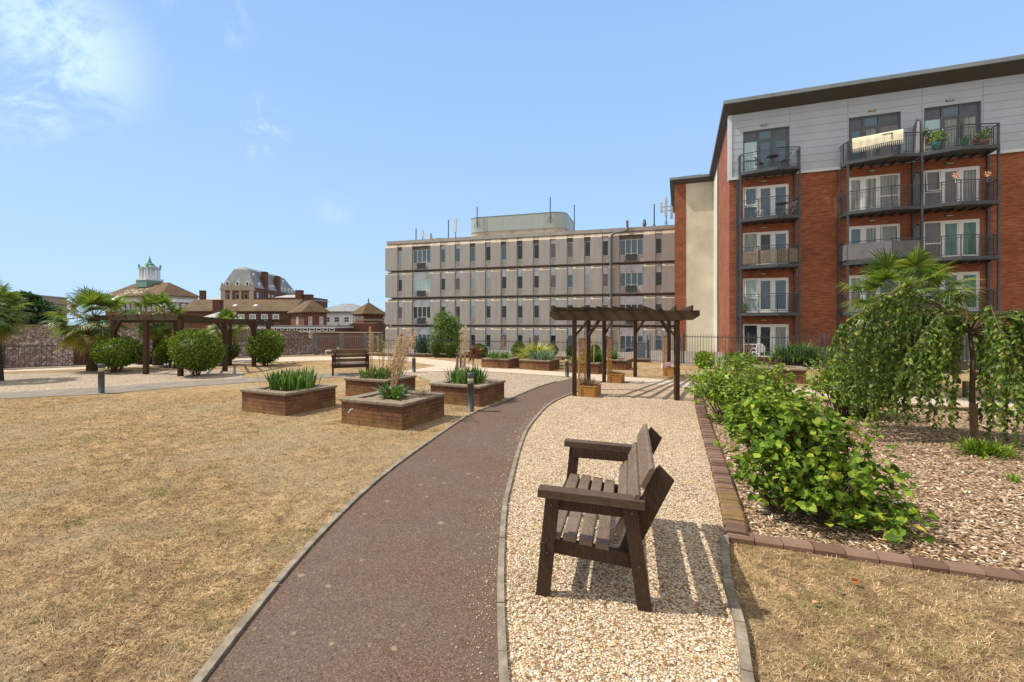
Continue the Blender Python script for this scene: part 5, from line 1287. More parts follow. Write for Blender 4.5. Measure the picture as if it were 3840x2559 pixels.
# white plastic chair on the patio
p = AL(1.35, -1.1, -.05); t = thing('plastic_chair', 'white plastic garden chair on the patio in front of the ground floor door', 'chair', p, RZ + R(200))
b = MB(); b.box(-.24, .24, -.22, .22, .40, .43); b.build('seat', M_WHITE, t); b = MB()
prof = [(math.sin(a) * .26, .60 + math.cos(a) * .30) for a in [x_ * math.pi / 8 - math.pi / 2 for x_ in range(9)]] + [(.24, .42), (-.24, .42)]
b.yprism(prof, .20, .235); b.build('backrest', M_WHITE, t)
for sx in (-.22, .22):
    for sy in (-.2, .2): b = MB(); b.tube([(sx * 1.1, sy * 1.1, 0), (sx, sy, .41)], [.018, .024], 6); b.build('leg', M_WHITE, t)
    b = MB(); b.box(sx - .025, sx + .025, -.22, .22, .60, .63); b.build('armrest', M_WHITE, t)
t = thing('flower_pot', 'red and terracotta bowl planter on the low patio wall', 'flower pot', (14.6, 20.05, .40)); b = MB(); b.lathe([(.12, 0), (.2, .17), (.22, .19)], 16); b.build('bowl', noisy('red_bowl', (.45, .08, .07), (.55, .14, .1), 5), t, True)
# small blue grey service cabinet
t = thing('service_cabinet', 'blue grey metal cabinet behind the rear railings', 'cabinet', (6.85, 24.3, -.9), R(-20)); b = MB(); b.box(-.28, .28, -.2, .2, 0, 1.85); b.build('body', M_FENCEG, t); b = MB(); b.box(-.25, .25, -.215, -.201, .1, 1.75); b.build('door', M_FENCEG, t)

# ------------------------------------------------------------ concrete office block
K = thing('office_building', 'long weathered concrete office block with narrow windows', 'building', (-15.4, 55, 0), math.atan2(-.283, .959))
LV = [-1.48, 1.79, 5.07, 8.32]; ST = 3.26; BL = 36.0; BD = 16.0
cols = [(1.98, .62, 0), (4.83, 2.35, 1)] + [(7.6 + 1.865 * i, .62, 0) for i in range(11)] + [(28.9, 2.35, 1), (31.6, .62, 0), (33.7, .62, 0)]
# body
b = MB(); b.box(.55, BL, .55, BD, -1.6, 11.6); b.build('core_wall', M_CONCD, K)  # core darker than the facade: shade of the storey gaps put into its colour
def pc(nm, m): q = MB(); q.nm = nm; q.m = m; PCS.append(q); return q
PCS = []
for li, z in enumerate(LV):
    top = li == 3; zt = z + 2.72; zc = z + (3.20 if top else 3.04)
    prev = 0.0
    edges = []
    for (c, w_, k) in cols: edges.append((prev, c - w_ / 2)); prev = c + w_ / 2
    edges.append((prev, BL))
    for (xa, xb) in edges:
        if xb - xa < .05: continue
        m_ = .02
        pc('wall_panel', M_CONC).xprism([(0, z + .0), (.55, z + .0), (.55, zt), (.0, zt)], xa + m_, xb - m_)
        pc('sloped_lintel', M_CONCL).xprism([(0.0, zt + .003), (.553, zt + .003), (.553, zc), (.30, zc)], xa + m_, xb - m_)
    for (c, w_, k) in cols:
        pc('window_apron', M_CONC).xprism([(.10, z + .0), (.55, z + .0), (.55, z + .72), (.16, z + .72)], c - w_ / 2, c + w_ / 2)
        if top: pc('window_hood', M_CONCL).xprism([(.08, z + 2.80), (.56, z + 2.80), (.56, z + 3.2), (.36, z + 3.2)], c - w_ / 2, c + w_ / 2)
    if li < 3 or True:
        pc('floor_band', M_CONC).box(.56, BL, .30, .549, z + 3.21, z + 3.255)
for q in PCS: q.build(q.nm, q.m, K)
b = MB(); b.box(.12, BL, .16, .6, 11.52, 11.90); b.box(.12, .6, .6, BD, 11.52, 11.90); b.build('parapet', M_CONC, K)
b = MB(); b.box(.61, BL, .61, BD, 11.55, 11.7); b.build('flat_roof', M_LOW, K)
# left end returns
b = MB(); g2 = MB()
for li, z in enumerate(LV):
    for y0 in (1.1,):
        b.yprism([(-.35, z + .05), (.55, z), (.55, z + .95), (-.25, z + .95), (-.35, z + .75)], .9, 6.5)
        b.yprism([(-.28, z + 2.1), (.55, z + 2.1), (.55, z + 3.1), (.1, z + 3.1), (-.28, z + 2.6)], .9, 6.5)
        g2.box(-.10, .54, 1.0, 6.4, z + .955, z + 2.095)
    b.xprism([(.552, z), (6.5, z), (6.5, z + 3.1), (.552, z + 3.1)], .30, .548)
b.build('end_panels', M_CONC, K); g2.build('end_glazing', M_PALEG, K)
rr = random.Random(9)
for li, z in enumerate(LV):
    for ci, (c, w_, k) in enumerate(cols):
        zb = z + .735; zg = z + (2.15 if li < 3 else 2.35); y = .30; zp = z + 2.98
        x0, x1 = c - w_ / 2 + .01, c + w_ / 2 - .01
        b = MB()
        if k == 0:
            e = .035; b.box(x0, x0 + e, y, y + .06, zb, zg); b.box(x1 - e, x1, y, y + .06, zb, zg); b.box(x0 + e, x1 - e, y, y + .06, zb, zb + .05); b.box(x0 + e, x1 - e, y, y + .06, zg - e, zg); b.box(x0 - .0, x1, y - .12, y - .001, zb - .0, zb + .035)
            fr = b.build('window', M_WHITE if rr.random() < .75 else M_PANEL, K)
            mchoice = rr.choice([M_GLASS, M_GLASS, M_GLASSB, M_GREYG, M_GREYG, M_GLASS, M_BLIND if rr.random() < .4 else M_GLASS])
            if li == 2 and ci in (4, 5): mchoice = M_BLIND
            g = MB(); g.box(x0 + e, x1 - e, y + .02, y + .05, zb + .05, zg - e); g.build('pane', mchoice, fr)
            g = MB(); g.box(x0, x1, y + .01, y + .07, zg + .003, min(zp, z + 2.79 if li == 3 else zp)); g.build('head_panel', M_PANEL if li < 3 or rr.random() < .3 else M_CONCD, fr)
        else:
            z0_ = z + .12; xm = c; hw = .62
            b.box(x0, x0 + .04, y, y + .06, zb, zg); b.box(x1 - .04, x1, y, y + .06, zb, zg); b.box(x0 + .04, x1 - .04, y, y + .06, zg - .04, zg); b.box(x0 + .04, xm - hw, y, y + .06, zb, zb + .04); b.box(xm + hw, x1 - .04, y, y + .06, zb, zb + .04)
            for xx in (xm - hw, xm - .03, xm + hw - .06): b.box(xx, xx + .06, y - .015, y + .05, z0_, zg - .04)
            for zz in (z0_, zb + .14, zb - .12): b.box(xm - hw + .06, xm - .03, y - .01, y + .05, zz, zz + .05); b.box(xm + .03, xm + hw - .06, y - .01, y + .05, zz, zz + .05)
            fr = b.build('wide_window', M_WHITE, K)
            g = MB(); g.box(x0 + .04, x1 - .04, y + .055, y + .075, zb, zg - .04); g.build('pane', M_PALEG if (li == 2 and ci == 1) else M_GLASSB if li != 1 else M_GLASS, fr)
            g = MB(); g.box(xm - hw + .06, xm + hw - .06, .055 - .02, .099, z0_ + .03, zb - .0); g.build('lower_pane', M_GLASS, fr)
            g = MB(); g.box(x0, x1, y + .01, y + .07, zg + .003, min(zp, z + 2.79 if li == 3 else zp)); g.build('head_panel', M_PANEL if li < 3 else M_CONCD, fr)
            g = MB(); g.box(xm - hw - .1, xm + hw + .1, -.12, .07, z - .06, z + .10); g.build('window_ledge', M_CONCD, fr)
# roof plant room
b = MB(); x0, x1, y0, y1, rdc = 8.7, 21.2, 5.0, 13.0, 1.5; pl = []
for (cx, cy, a0) in ((x1 - rdc, y0 + rdc, -90), (x1 - rdc, y1 - rdc, 0), (x0 + rdc, y1 - rdc, 90), (x0 + rdc, y0 + rdc, 180)):
    for i in range(9): a = R(a0 + i * 90 / 8); pl.append((cx + rdc * math.cos(a), cy + rdc * math.sin(a)))
b.prism(pl, 13.40, 15.2); pr = b.build('plant_room', M_PLANT, K)
b = MB(); b.prism([(p[0] * .992 + .12, p[1] * .99 + .09) for p in pl], 11.6, 13.399); b.build('plinth', M_CONCL, pr)
b = MB(); b.prism([(p[0] * 1.004 - .06, p[1] * 1.004 - .04) for p in pl], 15.203, 15.27); b.build('coping', M_PIPE, pr)
b = MB(); b.tube([(26.85, -.14, -1.5), (26.85, -.14, 10.9), (26.98, -.14, 11.2), (27.25, -.14, 11.35), (28.1, -.14, 11.42), (28.4, -.10, 11.55), (28.5, .1, 11.9), (28.5, .15, 12.6)], .13, 10); b.build('flue_pipe', M_PIPE, K)
b = MB(); b.lathe([(.16, 11.7), (.16, 12.3), (.22, 12.32), (.2, 12.5), (.12, 12.9)], 10, (30.2, 1.5)); b.build('roof_cowl', M_PIPE, K)
# masts on the roof (things of their own)
ka = Vector((.959, -.283, 0)); kn = Vector((.283, .959, 0)); K0 = Vector((-15.4, 55, 0))
def KL(x, y, z): return K0 + ka * x + kn * y + Vector((0, 0, z))
def mast(label, x, y, z, h, kind, name='roof_mast'):
    t = thing(name, label, 'antenna mast', KL(x, y, z), math.atan2(-.283, .959), 'antenna masts on the office roof'); b = MB(); b.tube([(0, 0, 0), (0, 0, h)], .05 if kind else .07, 8); b.build('pole', M_PIPE, t)
    if kind >= 1:
        b = MB(); b.box(-.14, .14, -.1, .1, h * .45, h); b.build('panel_antenna', M_WWALL if kind == 1 else M_PANEL, t)
    if kind == 2:
        for dx, z0_, z1_ in ((.55, .35, .9), (-.45, .55, .85)):
            b = MB(); b.box(dx - .13, dx + .13, -.1, .1, h * z0_, h * z1_); b.build('panel_antenna', M_PANEL, t)
            b = MB(); b.bar((0, 0, h * .6), (dx, 0, h * .6), .05, .05); b.bar((0, 0, h * .72), (dx, 0, h * .72), .05, .05); b.build('bracket', M_PIPE, t)
    b = MB(); b.bar((0, 0, h * .3), (.5, 0, 0), .04, .04); b.bar((0, 0, h * .3), (-.5, 0, 0), .04, .04); b.build('stay', M_PIPE, t)
    return t
mast('thin mast nearest the left end of the office roof', 3.1, 2.0, 11.7, 1.95, 0)
mast('short panel antenna beside the leftmost mast on the office roof', 4.0, 2.0, 11.7, 1.7, 1)
mast('thin mast with cross stays left of the plant room', 7.0, 3.0, 11.7, 3.0, 0)
mast('tall panel antenna immediately left of the plant room', 7.95, 3.0, 11.7, 3.2, 1)
mast('mast fixed to the left part of the plant room wall', 10.1, 4.8, 13.9, 2.6, 0)
mast('mast fixed to the right part of the plant room wall', 19.4, 4.8, 13.9, 3.1, 0)
mast('mast just beyond the right end of the plant room', 22.1, 6.0, 12.0, 4.2, 0)
mast('tall lattice mast near the right end of the office roof', 31.2, 2.0, 11.7, 2.9, 0)
mast('cluster of grey panel antennas at the right end of the office roof', 32.4, 2.0, 11.7, 3.5, 2)
t = thing('roof_dish', 'small pale cabinet on the roof left of the plant room', 'roof cabinet', KL(6.3, 2.2, 11.7)); b = MB(); b.box(-.4, .4, -.3, .3, 0, .55); b.box(-.44, .44, -.34, .34, .552, .6); b.build('body', M_CONCL, t)
t = thing('roof_cabinet', 'wedge shaped pale screen on the left part of the office roof', 'roof cabinet', KL(4.9, 2.2, 11.7)); b = MB(); b.yprism([(0, 0), (1.4, 0), (.9, .3), (.25, .8), (.2, 1.3), (0, 1.3)], 0, .3); b.build('body', M_CONCL, t)

# ------------------------------------------------------------ far buildings
def roof_hip(b, x0, x1, y0, y1, ze, zr, ov=.45, th=.12, gable=False):
    X0, X1, Y0, Y1 = x0 - ov, x1 + ov, y0 - ov, y1 + ov; w_, d = X1 - X0, Y1 - Y0
    base = [(X0, Y0, ze), (X1, Y0, ze), (X1, Y1, ze), (X0, Y1, ze)]
    low = [(p[0], p[1], ze - th) for p in base]
    if w_ >= d: i = 0 if gable else d / 2; r0 = (X0 + i, (Y0 + Y1) / 2, zr); r1 = (X1 - i, (Y0 + Y1) / 2, zr); fs = [(0, 1, 5, 4), (1, 2, 5), (2, 3, 4, 5), (3, 0, 4)]
    else: i = 0 if gable else w_ / 2; r0 = ((X0 + X1) / 2, Y0 + i, zr); r1 = ((X0 + X1) / 2, Y1 - i, zr); fs = [(0, 1, 4), (1, 2, 5, 4), (2, 3, 5), (3, 0, 4, 5)]
    b.add(base + [r0, r1] + low, fs + [(0, 6, 7, 1), (1, 7, 8, 2), (2, 8, 9, 3), (3, 9, 6, 0), (9, 8, 7, 6)])
def win(par, x, z, w_, h, face='f', depth=0, bars=True, fm=None, gm=None, nm='window'):
    """window on face f (y=0) or r (x=depth)"""
    fm = fm or M_WHITE; b = MB(); e = w_ * .13
    def bx(b, a0, a1, o0, o1, z0, z1):
        if face == 'f': b.box(a0, a1, o0, o1, z0, z1)
        elif face == 'l': b.box(-depth + o0 if False else o0, o1, a0, a1, z0, z1)
        else: b.box(depth - o1, depth - o0, a0, a1, z0, z1)
    bx(b, x - w_ / 2, x - w_ / 2 + e, -.06, .05, z, z + h); bx(b, x + w_ / 2 - e, x + w_ / 2, -.06, .05, z, z + h); bx(b, x - w_ / 2 + e, x + w_ / 2 - e, -.06, .05, z, z + e); bx(b, x - w_ / 2 + e, x + w_ / 2 - e, -.06, .05, z + h - e, z + h)
    if bars: bx(b, x - w_ / 2 + e, x + w_ / 2 - e, -.05, .04, z + h * .48, z + h * .53); bx(b, x - .03, x + .03, -.045, .035, z + e, z + h * .48); bx(b, x - .03, x + .03, -.045, .035, z + h * .53, z + h - e)
    f = b.build(nm, fm, par); g = MB(); bx(g, x - w_ / 2 + e, x + w_ / 2 - e, -.03, .02, z + e, z + h - e); g.build('pane', gm or M_CURT, f); return f
def chimney(par, x, y, z0, z1, wx=.9, wy=.7, m=M_BBRICK, pots=2):
    b = MB(); b.box(x - wx / 2, x + wx / 2, y - wy / 2, y + wy / 2, z0, z1 - .3); b.box(x - wx / 2 - .08, x + wx / 2 + .08, y - wy / 2 - .08, y + wy / 2 + .08, z1 - .3, z1 - .12); b.box(x - wx / 2, x + wx / 2, y - wy / 2, y + wy / 2, z1 - .12, z1)
    c = b.build('chimney', m, par)
    for i in range(pots): p = MB(); p.lathe([(.13, z1), (.11, z1 + .35)], 8, (x - wx * .25 + wx * .5 * i / max(1, pots - 1), y)); p.build('chimney_pot', M_BRED, c)
# long brick range
Bg = thing('brick_range', 'long low brown brick building with a mossy tiled roof and white sash windows', 'building', ((680 - 1920) / 1700 * 90, 90, -1.6))
w_ = (1088 - 680) / 1700 * 90; zo = 1.6
b = MB(); b.box(0, w_, 0, 9, 0, 4.35 + zo); b.build('wall', M_BBRICK, Bg); b = MB(); roof_hip(b, 0, w_, 0, 9, 4.4 + zo, 6.9 + zo, .5, .15, True); rf = b.build('roof', M_TILE, Bg)
for px in (905, 948, 992, 1035): win(Bg, (px - 680) / 1700 * 90, 2.0 + zo, 1.28, 1.75)
for px in (785, 862, 941): x = (px - 680) / 1700 * 90; b = MB(); b.bar((x - .3, 1.6, 5.55 + zo), (x + .3, 1.6, 5.55 + zo), .75, .08, (0, -.5, 1)); b.build('rooflight', M_WWALL, rf)
chimney(Bg, (825 - 680) / 1700 * 90, -.6, 2 + zo, 6.55 + zo, 1.4, 1.2, M_BBRICK, 0)
b = MB(); b.tube([((970 - 680) / 1700 * 90, -.1, 0), ((970 - 680) / 1700 * 90, -.1, 4.2 + zo)], .07, 6); b.build('downpipe', M_STEEL, Bg)
# hipped end block
Bh = thing('brick_house', 'brown brick house with a hipped mossy roof at the end of the long range', 'building', (-37.6, 82, -1.6), R(40))
b = MB(); b.box(0, 4.0, 0, 9, 0, 4.0 + zo); b.build('wall', M_BRED, Bh); b = MB(); roof_hip(b, 0, 4.0, 0, 9, 4.05 + zo, 6.3 + zo, .55, .15); b.build('roof', M_TILE, Bh)
win(Bh, 1.05, 1.2 + zo, .62, 1.95); win(Bh, 3.0, 1.2 + zo, .62, 1.95); win(Bh, 4.2, 1.2 + zo, 1.1, 1.95, 'l')
# grey roofed building with chimneys
Bs = thing('slate_building', 'building with a pale slate roof and brick chimneys behind the long range', 'building', ((985 - 1920) / 1700 * 110, 110, -1.6))
b = MB(); b.box(0, 12.5, 0, 8, 0, 8.2 + zo); b.build('wall', M_BBRICK, Bs); b = MB(); roof_hip(b, 0, 12.5, 0, 8, 7.6 + zo, 9.1 + zo, .3, .15); b.build('roof', M_SLATEL, Bs)
chimney(Bs, 9.4, -1, 6 + zo, 9.9 + zo, 1.5, 1.2, M_BRED, 0); chimney(Bs, 11.4, -.6, 4 + zo, 8.9 + zo, 1.9, 1.2, M_BBRICK, 0)
b = MB(); b.yprism([(10.4, 3 + zo), (14.2, 3 + zo), (12.6, 6.4 + zo), (12.2, 7.5 + zo), (10.4, 7.5 + zo)], -.5, 3); b.build('gable', M_TILE, Bs)
# white building
Bw = thing('white_building', 'white rendered building with a grey roof left of the pyramid roofed tower', 'building', ((1218 - 1920) / 1700 * 105, 105, -1.6), R(-4))
b = MB(); b.box(0, 8.8, 0, 9, 0, 4.6 + zo); b.build('wall', M_WWALL, Bw); b = MB(); roof_hip(b, -2.2, 9.5, -.4, 9, 4.7 + zo, 6.7 + zo, .3, .3); b.build('roof', M_SLATE, Bw)
for x in (.6, 2.9, 5.2): win(Bw, x, 2.1 + zo, 1.35, 1.4, gm=M_GLASS)
# tower
Bt = thing('brick_tower', 'square brick tower with a mossy pyramid roof and finial', 'tower', (-22.9, 70, -1.6), R(45))
b = MB(); b.box(0, 3.3, 0, 3.6, 0, 3.45 + zo); b.build('wall', M_BRED, Bt); b = MB(); roof_hip(b, 0, 3.3, 0, 3.31, 3.45 + zo, 5.35 + zo, .5, .1); b.build('roof', M_TILE, Bt)
b = MB(); b.lathe([(.12, 5.2 + zo), (.05, 5.5 + zo), (.14, 5.62 + zo), (.02, 5.95 + zo)], 8, (1.65, 1.65)); b.build('finial', M_STEEL, Bt)
for q in ((-.02, 3.32, -.03, -.001, 2.35 + zo, 2.62 + zo), (-.03, -.001, 0, 3.5, 2.35 + zo, 3.1 + zo), (-.02, 3.32, -.03, -.001, .9 + zo, 1.05 + zo)): b = MB(); b.box(*q); b.build('stone_band', M_STONE, Bt)
# ramped brick parapet building and brown wall
Br = thing('brick_outbuilding', 'low red brick outbuilding with a ramped parapet below the tower', 'building', ((1238 - 1920) / 1700 * 62, 62, -1.6))
b = MB(); b.yprism([(0, 0), (6.5, 0), (6.5, 1.95 + zo), (3.2, 1.95 + zo), (2.7, 1.75 + zo), (1.8, 1.05 + zo), (0, 1.0 + zo)], 0, 6); b.build('wall', M_BRED, Br)
b = MB()
for a, q in (((6.5, 1.98), (3.2, 1.98)), ((3.2, 1.98), (2.7, 1.78)), ((2.7, 1.78), (1.8, 1.08))): b.bar((a[0], .2, a[1] + zo), (q[0], .2, q[1] + zo), .5, .1)
b.bar((.4, .2, 1.1 + zo), (1.2, .2, 1.9 + zo), .5, .12); b.build('coping', M_STONE, Br)
b = MB(); b.tube([(3.0, 1, 1.9 + zo), (3.0, 1, 3.0 + zo)], .03, 5); b.bar((1.2, 1, 2.9 + zo), (3.0, 1, 2.9 + zo), .04, .04); b.bar((1.2, 1, 2.45 + zo), (3.0, 1, 2.45 + zo), .04, .04); b.tube([(1.2, 1, 1.5 + zo), (1.2, 1, 2.9 + zo)], .03, 5); b.build('roof_rail', M_WWALL, Br)
wall('brown_wall', 'dark brown brick wall with a stone coping behind the steel gate', [(-22.5, 47), (-12.6, 44)], .4, -1.6, 1.02, M_BBRICK, M_STONE)
b = MB(); b.lathe([(.16, 0), (.16, 1.5), (.24, 1.52), (.2, 1.68)], 12); o = b.build('vent_pipe', M_STONE); p = at(1166, 1250, 42); o.location = (p.x, 42, -.45); tag(o, 'round pale vent pipe with a white cap at the ramped end of the flint wall', 'vent pipe')
Bl = thing('flat_roofed_building', 'low flat roofed building with a white fascia and clerestory windows', 'building', ((845 - 1920) / 1700 * 55, 55, -1.6))
w_ = (1252 - 845) / 1700 * 55
b = MB(); b.box(0, w_, .3, 6, 0, 1.45 + zo); b.build('wall', M_BBRICK, Bl); b = MB(); b.box(-.2, w_ + .2, 0, 6.3, 1.36 + zo, 1.56 + zo); b.build('fascia', M_WWALL, Bl); b = MB(); b.box(-.3, w_ + .3, -.1, 6.4, 1.563 + zo, 1.68 + zo); b.build('roof', M_CONCD, Bl)
for i in range(16): x = .4 + i * w_ / 16.2; win(Bl, x + .25, .98 + zo, .62, .38, bars=False, gm=M_GLASS, depth=0).location = (0, .29, 0)
# cupola building
Bc = thing('town_hall_like_building', 'red brick building with a hipped tiled roof and a white cupola', 'building', (-114.8, 128, -1.6), math.atan2(-8, 22.4)); Bc.name = 'cupola_building'
w_ = 23.8
b = MB(); b.box(0, w_, 0, 9, 0, 7.7 + zo); b.build('wall', M_BRED, Bc); b = MB(); b.box(-.02, w_ + .02, -.03, 9, 7.7 + zo, 8.75 + zo); b.build('frieze', M_WWALL, Bc); b = MB(); b.box(-.3, w_ + .3, -.35, 9.2, 8.75 + zo, 9.3 + zo); b.build('cornice', M_STONE, Bc)
b = MB(); roof_hip(b, 0, w_, 0, 9, 9.45 + zo, 13.3 + zo, .8, .15); rf = b.build('roof', M_TILE, Bc)
b = MB(); r = random.Random(3)
for i in range(60): x = r.uniform(6, 15); y = r.uniform(-.2, 2.0); zz = 9.45 + (y + .8) / 5.3 * 3.85 + .03; L = r.uniform(.3, .9); b.bar((x, y, zz + zo), (x + L, y, zz + zo), .3, .04, (0, -.588, .809))
b.build('pale_patched_tiles', M_STONE, rf)
for i in range(11): win(Bc, 1.3 + i * 2.12, 5.2 + zo, 1.15, 2.1)
for i in range(4): win(Bc, 1.2 + i * 2.1, 5.2 + zo, 1.15, 2.1, 'r', w_)
cx, cy = 11.3, 4.5; cu = MB(); cu.prism([(cx - 2.2, cy - 2.2), (cx + 2.2, cy - 2.2), (cx + 2.2, cy + 2.2), (cx - 2.2, cy + 2.2)], 12.0 + zo, 14.0 + zo); cup = cu.build('cupola', M_COPPER, Bc)
b = MB(); b.box(cx - 2.3, cx + 2.3, cy - 2.3, cy + 2.3, 14.0 + zo, 14.45 + zo); b.build('cupola_base', M_WWALL, cup)
b = MB()
for dx in (-1.6, -.75, .75, 1.6):
    for dy in (-1.6, 1.6): b.lathe([(.24, 14.45 + zo), (.20, 17.2 + zo)], 8, (cx + dx, cy + dy))
for dy in (-.75, .75):
    for dx in (-1.6, 1.6): b.lathe([(.24, 14.45 + zo), (.20, 17.2 + zo)], 8, (cx + dx, cy + dy))
b.build('columns', M_WWALL, cup)
b = MB(); b.box(cx - 1.9, cx + 1.9, cy - 1.9, cy + 1.9, 17.2 + zo, 17.7 + zo); b.build('entablature', M_LEAD, cup)
b = MB(); b.lathe([(2.05, 17.7 + zo), (1.8, 17.95 + zo), (1.2, 18.3 + zo), (1.0, 18.8 + zo), (.6, 19.0 + zo), (.35, 19.7 + zo), (.3, 19.9 + zo), (.1, 20.5 + zo), (.03, 21.3 + zo)], 14, (cx, cy))
for sx in (-1.7, 1.7):
    for sy in (-1.7, 1.7): b.lathe([(.2, 17.7 + zo), (.28, 18.1 + zo), (.05, 18.7 + zo)], 6, (cx + sx, cy + sy))
b.build('cupola_dome', M_COPPER, cup)
# mansard hotel
Bm = thing('mansard_building', 'tall brick and stone building with a grey mansard roof and white dormers', 'building', ((829 - 1920) / 1700 * 160, 160, -1.6), R(6.5))
w_, d = 10.9, 44
b = MB(); b.box(0, w_, 0, d, 0, 14.6 + zo); b.build('wall', M_BBRICK, Bm); b = MB(); b.box(0, w_, -.06, -.002, 0, 14.6 + zo); b.build('front_wall', M_BRED, Bm)
b = MB()
for x in (0, 3.1, 6.1, w_ - 1.5): b.box(x, x + (1.5 if x in (0, w_ - 1.5) else .7), -.25, -.061, 0, 13.6 + zo)
b.box(-.3, w_ + .3, -.4, .4, 13.6 + zo, 14.3 + zo); b.box(-.1, w_ + .1, -.2, .2, 14.3 + zo, 15.3 + zo); b.build('stone_trim', M_STONE, Bm)
b = MB()
for x in (.3, 3.4, 6.4, 10.5): b.lathe([(.3, 15.3 + zo), (.35, 15.8 + zo), (.1, 16.5 + zo)], 6, (x, 0))
b.build('finials', M_STONE, Bm)
b = MB(); i = 2.9; E = [(0, 0, 14.7), (w_, 0, 14.7), (w_, d, 14.7), (0, d, 14.7)]; Cc = [(i, i, 21.4), (w_ - i, i, 21.4), (w_ - i, d - 8, 21.4), (i, d - 8, 21.4)]; T = [(w_ / 2, i + 2.2, 22.6), (w_ / 2, d - 10, 22.6)]
b.add([(p[0], p[1], p[2] + zo) for p in E + Cc + T], [(0, 1, 5, 4), (1, 2, 6, 5), (2, 3, 7, 6), (3, 0, 4, 7), (4, 5, 8), (5, 6, 9, 8), (6, 7, 9), (7, 4, 8, 9)]); b.build('mansard_roof', M_SLATE, Bm)
for x in (2.4, 5.5, 8.4):
    for z in (10.4, 7.3, 4.2): win(Bm, x, z + zo, 1.35, 2.2, gm=M_GLASS, bars=False, fm=M_STONE).location = (0, -.1, 0)
for y in (3, 13, 16, 27, 31, 35, 38, 41):
    for z in (11.0, 7.5): win(Bm, y, z + zo, 1.1, 2.0, 'r', w_)
def dormer(x, y, z, face):
    b = MB(); pr_ = [(-.62, 0), (.62, 0), (.62, 1.1), (.35, 1.65), (0, 1.85), (-.35, 1.65), (-.62, 1.1)]
    if face == 'f': b.yprism([(x + p[0], z + p[1] + zo) for p in pr_], y, y + 1.6)
    else: b.xprism([(y + p[0], z + p[1] + zo) for p in pr_], x - 1.6, x)
    dm = b.build('dormer', M_WWALL, Bm); b = MB()
    if face == 'f': b.box(x - .32, x + .32, y - .03, y - .001, z + .25 + zo, z + 1.3 + zo)
    else: b.box(x + .001, x + .03, y - .32, y + .32, z + .25 + zo, z + 1.3 + zo)
    b.build('pane', M_GLASS, dm)
for x in (2.0, 5.3, 8.6): dormer(x, .25, 15.2, 'f')
for y in (5.5, 15.5, 17.5, 26.5, 30, 34, 38): dormer(w_ - .2, y, 15.0, 'r')
for y in (4.5, 28, 32.5): dormer(w_ - 1.8, y, 18.4, 'r')
chimney(Bm, w_ - .6, 10.5, 12 + zo, 21.4 + zo, 1.5, 2.6, M_BBRICK, 0); chimney(Bm, w_ - .6, 22.5, 12 + zo, 21.0 + zo, 1.5, 2.8, M_BBRICK, 0)
# further roofs between
Bx = thing('far_terrace', 'distant low stone terrace with a chimney left of the mansard building', 'building', ((700 - 1920) / 1700 * 170, 170, -1.6)); b = MB(); b.box(0, 14, 0, 10, 0, 10.4 + zo); b.build('wall', M_STONE, Bx); b = MB(); roof_hip(b, 3, 14, 0, 10, 10.4 + zo, 12 + zo, .3, .2); b.build('roof', M_SLATEL, Bx); chimney(Bx, 6.4, -.5, 10 + zo, 14.2 + zo, 1.7, 1.4, M_BBRICK, 0)
Bj = thing('cream_building', 'cream stone building with a balustraded roof behind the left palms', 'building', (-110.6, 105, -1.6), math.atan2(11, -4)); b = MB(); b.box(-8, 13, 0, 20, 0, 8.3 + zo); b.build('wall', M_STONE, Bj)
b = MB(); b.box(-8.3, 13.3, -.4, 20, 6.8 + zo, 7.2 + zo); b.box(-8.2, 13.2, -.2, 20, 8.3 + zo, 8.6 + zo); b.box(-8.2, 13.2, -.25, 0, 3.1 + zo, 3.4 + zo); b.build('cornice', M_STONE, Bj)
for i in range(5): win(Bj, -6 + i * 4.2, 4.1 + zo, 1.4, 2.1, gm=M_GLASS, fm=M_STONE)
Bk = thing('small_brick_house', 'small pale roofed red brick building behind the left pergola beam', 'building', ((722 - 1920) / 1700 * 66, 66, -1.6)); b = MB(); b.box(0, 2.4, 0, 3, 0, 2.05 + zo); b.build('wall', M_BRED, Bk); b = MB(); b.box(-.2, 4.4, -.2, 3.2, 2.05 + zo, 2.25 + zo); b.build('roof', M_WWALL, Bk)
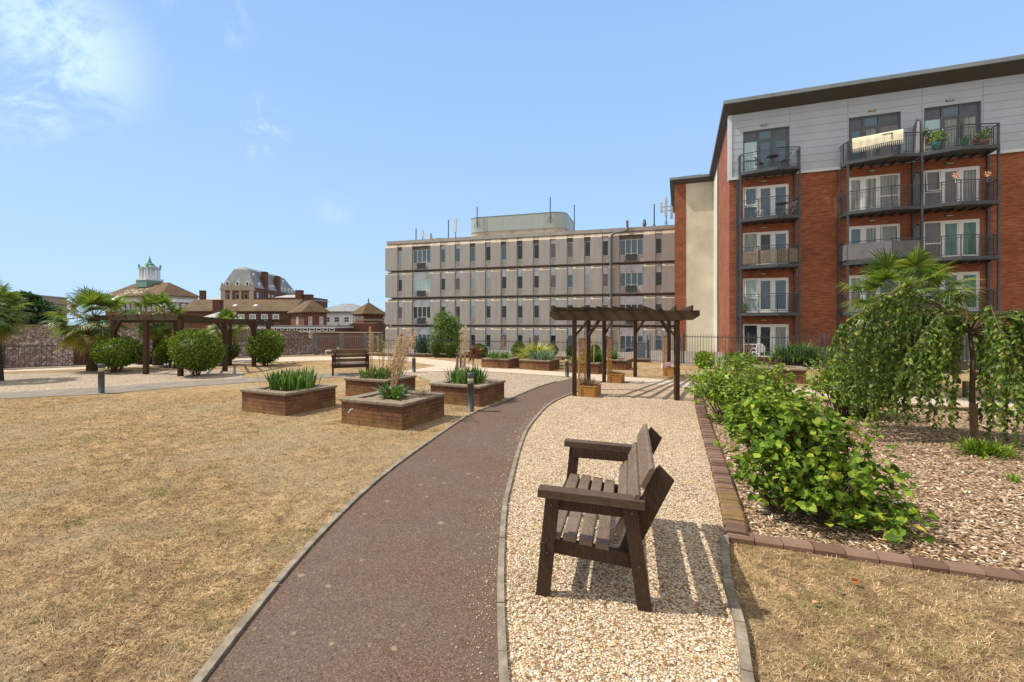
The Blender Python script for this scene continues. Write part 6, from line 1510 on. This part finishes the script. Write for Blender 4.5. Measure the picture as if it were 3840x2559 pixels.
Bk = thing('pavilion', 'small pavilion with a pale hipped roof in front of the long range', 'building', ((755 - 1920) / 1700 * 76, 76, -1.6)); b = MB(); b.box(0, 3.6, 0, 3.6, 0, 2.7 + zo); b.build('wall', M_BBRICK, Bk); b = MB(); roof_hip(b, 0, 3.6, 0, 3.61, 2.7 + zo, 3.9 + zo, .5, .1); b.build('roof', M_SLATEL, Bk)
Bk = thing('cream_end_building', 'narrow cream building between the brick tower and the concrete office block', 'building', ((1418 - 1920) / 1700 * 82, 82, -1.6)); b = MB(); b.box(0, 5, 0, 6, 0, 3.4 + zo); b.build('wall', M_CREAM, Bk); b = MB(); roof_hip(b, 0, 5, 0, 6, 3.4 + zo, 4.9 + zo, .3, .2); b.build('roof', M_TILE, Bk)
for z in (1.9, -.6): win(Bk, .9, z + zo, .7, 1.1, gm=M_GLASS)
# litter on the near lawn
for nm, lab, cat, (px, py), s, m in (('sweet_wrapper', 'small crumpled red and yellow wrapper on the near right lawn', 'wrapper', (3215, 2205), .05, noisy('red_foil', (.42, .03, .04), (.6, .3, .03), 20, .3, spec=.8)),
        ('fallen_leaf', 'fallen tan leaf on the near right lawn, left of the wrapper', 'leaf', (3060, 2280), .05, noisy('tan_leaf', (.5, .26, .12), (.6, .34, .18), 9)),
        ('fallen_leaf', 'small tan leaf below the wrapper on the near right lawn', 'leaf', (3275, 2372), .035, noisy('tan_leaf', (.5, .26, .12), (.6, .34, .18), 9)),
        ('fallen_leaf', 'dark green fallen leaf beside the wrapper', 'leaf', (3150, 2232), .045, noisy('green_leaf', (.05, .1, .03), (.1, .16, .05), 9)),
        ('fallen_twig', 'dark twig lying by the straight brick edging', 'twig', (3690, 2190), .12, M_BRANCH)):
    x, y = gp(px, py); b = MB()
    if 'twig' in nm: b.tube([(-.1, 0, .01), (0, .01, .02), (.09, -.02, .012)], [.004, .004, .002], 5)
    else:
        b.leaf((-s / 2, 0, .02), (1, .2, .25), (0, .2, 1), s, s * .7)
        if 'wrapper' in nm: b.leaf((0, -.02, .022), (.4, 1, .5), (1, 0, 1), s, s * .8); b.leaf((.01, .01, .02), (-.8, .4, .6), (0, 1, 1), s, s * .8)
    o = b.build(nm, m); o.location = (x, y, .015); tag(o, lab, cat)
